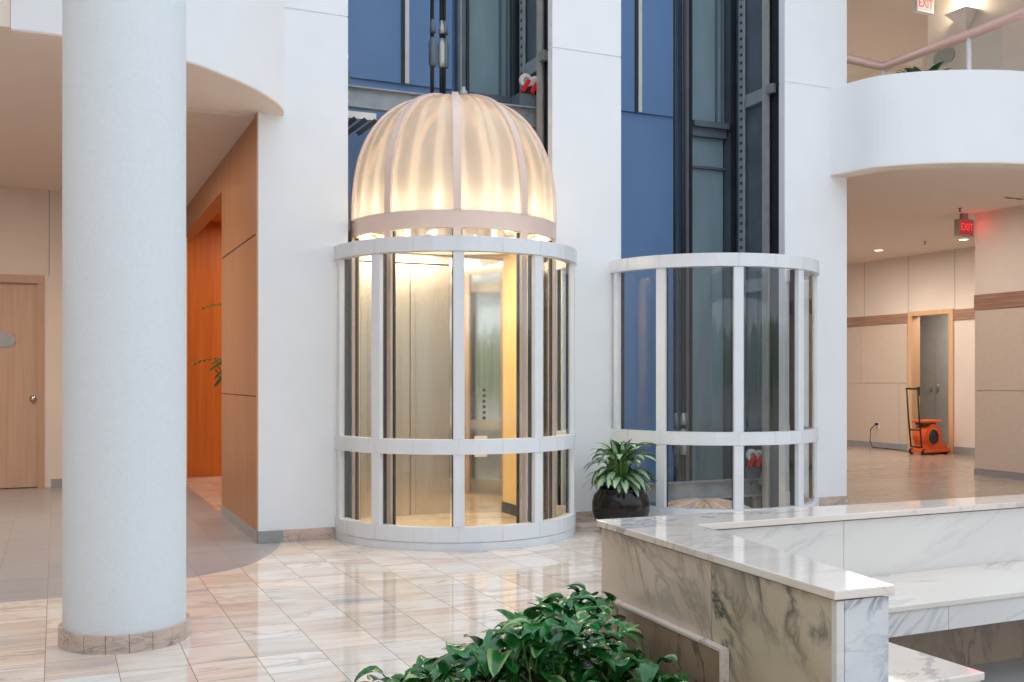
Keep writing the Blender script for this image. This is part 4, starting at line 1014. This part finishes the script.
lamp('hall_fill', 'AREA', (11.6,13.2,3.44), 110, (1,.91,.81), None, size=2.2)  # unseen lamp added to brighten the right hall
lamp('hall_fill', 'AREA', (9.3,9.6,3.44), 55, (1,.91,.81), None, size=1.2)  # second unseen lamp, added for the front of the hall
lamp('corridor_fill', 'AREA', (-.6,9.8,3.48), 88, (1,.90,.79), None, size=1.6)  # added lamp without a fixture, lifts the left corridor and wood wall
# corridor lamps on the left
downlight(-.9,9.5,3.53, 'round recessed ceiling light over the left corridor', e=36)
downlight(.95,11.6,3.375, 'round recessed ceiling light beside the maple header', r=.07, e=14)

# ------------------------------------------------------------------ world: bright overcast sky, treeline, ground
w = bpy.data.worlds.new('sky'); SC.world = w; w.use_nodes = True; nt = w.node_tree; nt.nodes.clear()
out = N(nt, 'ShaderNodeOutputWorld'); bg = N(nt, 'ShaderNodeBackground')
tc = N(nt, 'ShaderNodeTexCoord'); sp = N(nt, 'ShaderNodeSeparateXYZ'); L(nt, tc.outputs['Generated'], sp.inputs[0])
nz = N(nt, 'ShaderNodeTexNoise', i_Scale=14.0, i_Detail=5.0); L(nt, tc.outputs['Generated'], nz.inputs['Vector'])
ma = N(nt, 'ShaderNodeMath', operation='MULTIPLY_ADD'); L(nt, nz.outputs[0], ma.inputs[0]); ma.inputs[1].default_value = -.10; L(nt, sp.outputs[2], ma.inputs[2])
mr = N(nt, 'ShaderNodeMapRange'); mr.inputs['From Min'].default_value = -.5; mr.inputs['From Max'].default_value = .5; L(nt, ma.outputs[0], mr.inputs[0])
r = ramp(nt, [(.38, (.50,.49,.47,1)), (.43, (.42,.42,.38,1)), (.445, (.20,.24,.17,1)), (.492, (.36,.42,.32,1)), (.500, (.90,.97,1.04,1)), (.75, (.86,.96,1.09,1))])
L(nt, mr.outputs[0], r.inputs[0]); L(nt, r.outputs[0], bg.inputs[0]); bg.inputs[1].default_value = 1.58
L(nt, bg.outputs[0], out.inputs[0])

# ------------------------------------------------------------------ camera and view
cam = bpy.data.cameras.new('camera'); co = bpy.data.objects.new('camera', cam); COL.objects.link(co)
co.location = (0,0,1.3); co.rotation_euler = (radians(90),0,radians(-24.1))
cam.sensor_width = 36; cam.lens = 1020/1024*36; cam.shift_y = 37/1024; cam.clip_start = .05
SC.camera = co
vs = SC.view_settings
vs.view_transform = 'Standard'; vs.look = 'None'; vs.gamma = 1; vs.use_curve_mapping = False; vs.exposure = 0.0
SC.cycles.max_bounces = 12; SC.cycles.transparent_max_bounces = 24; SC.cycles.diffuse_bounces = 5; SC.cycles.glossy_bounces = 6
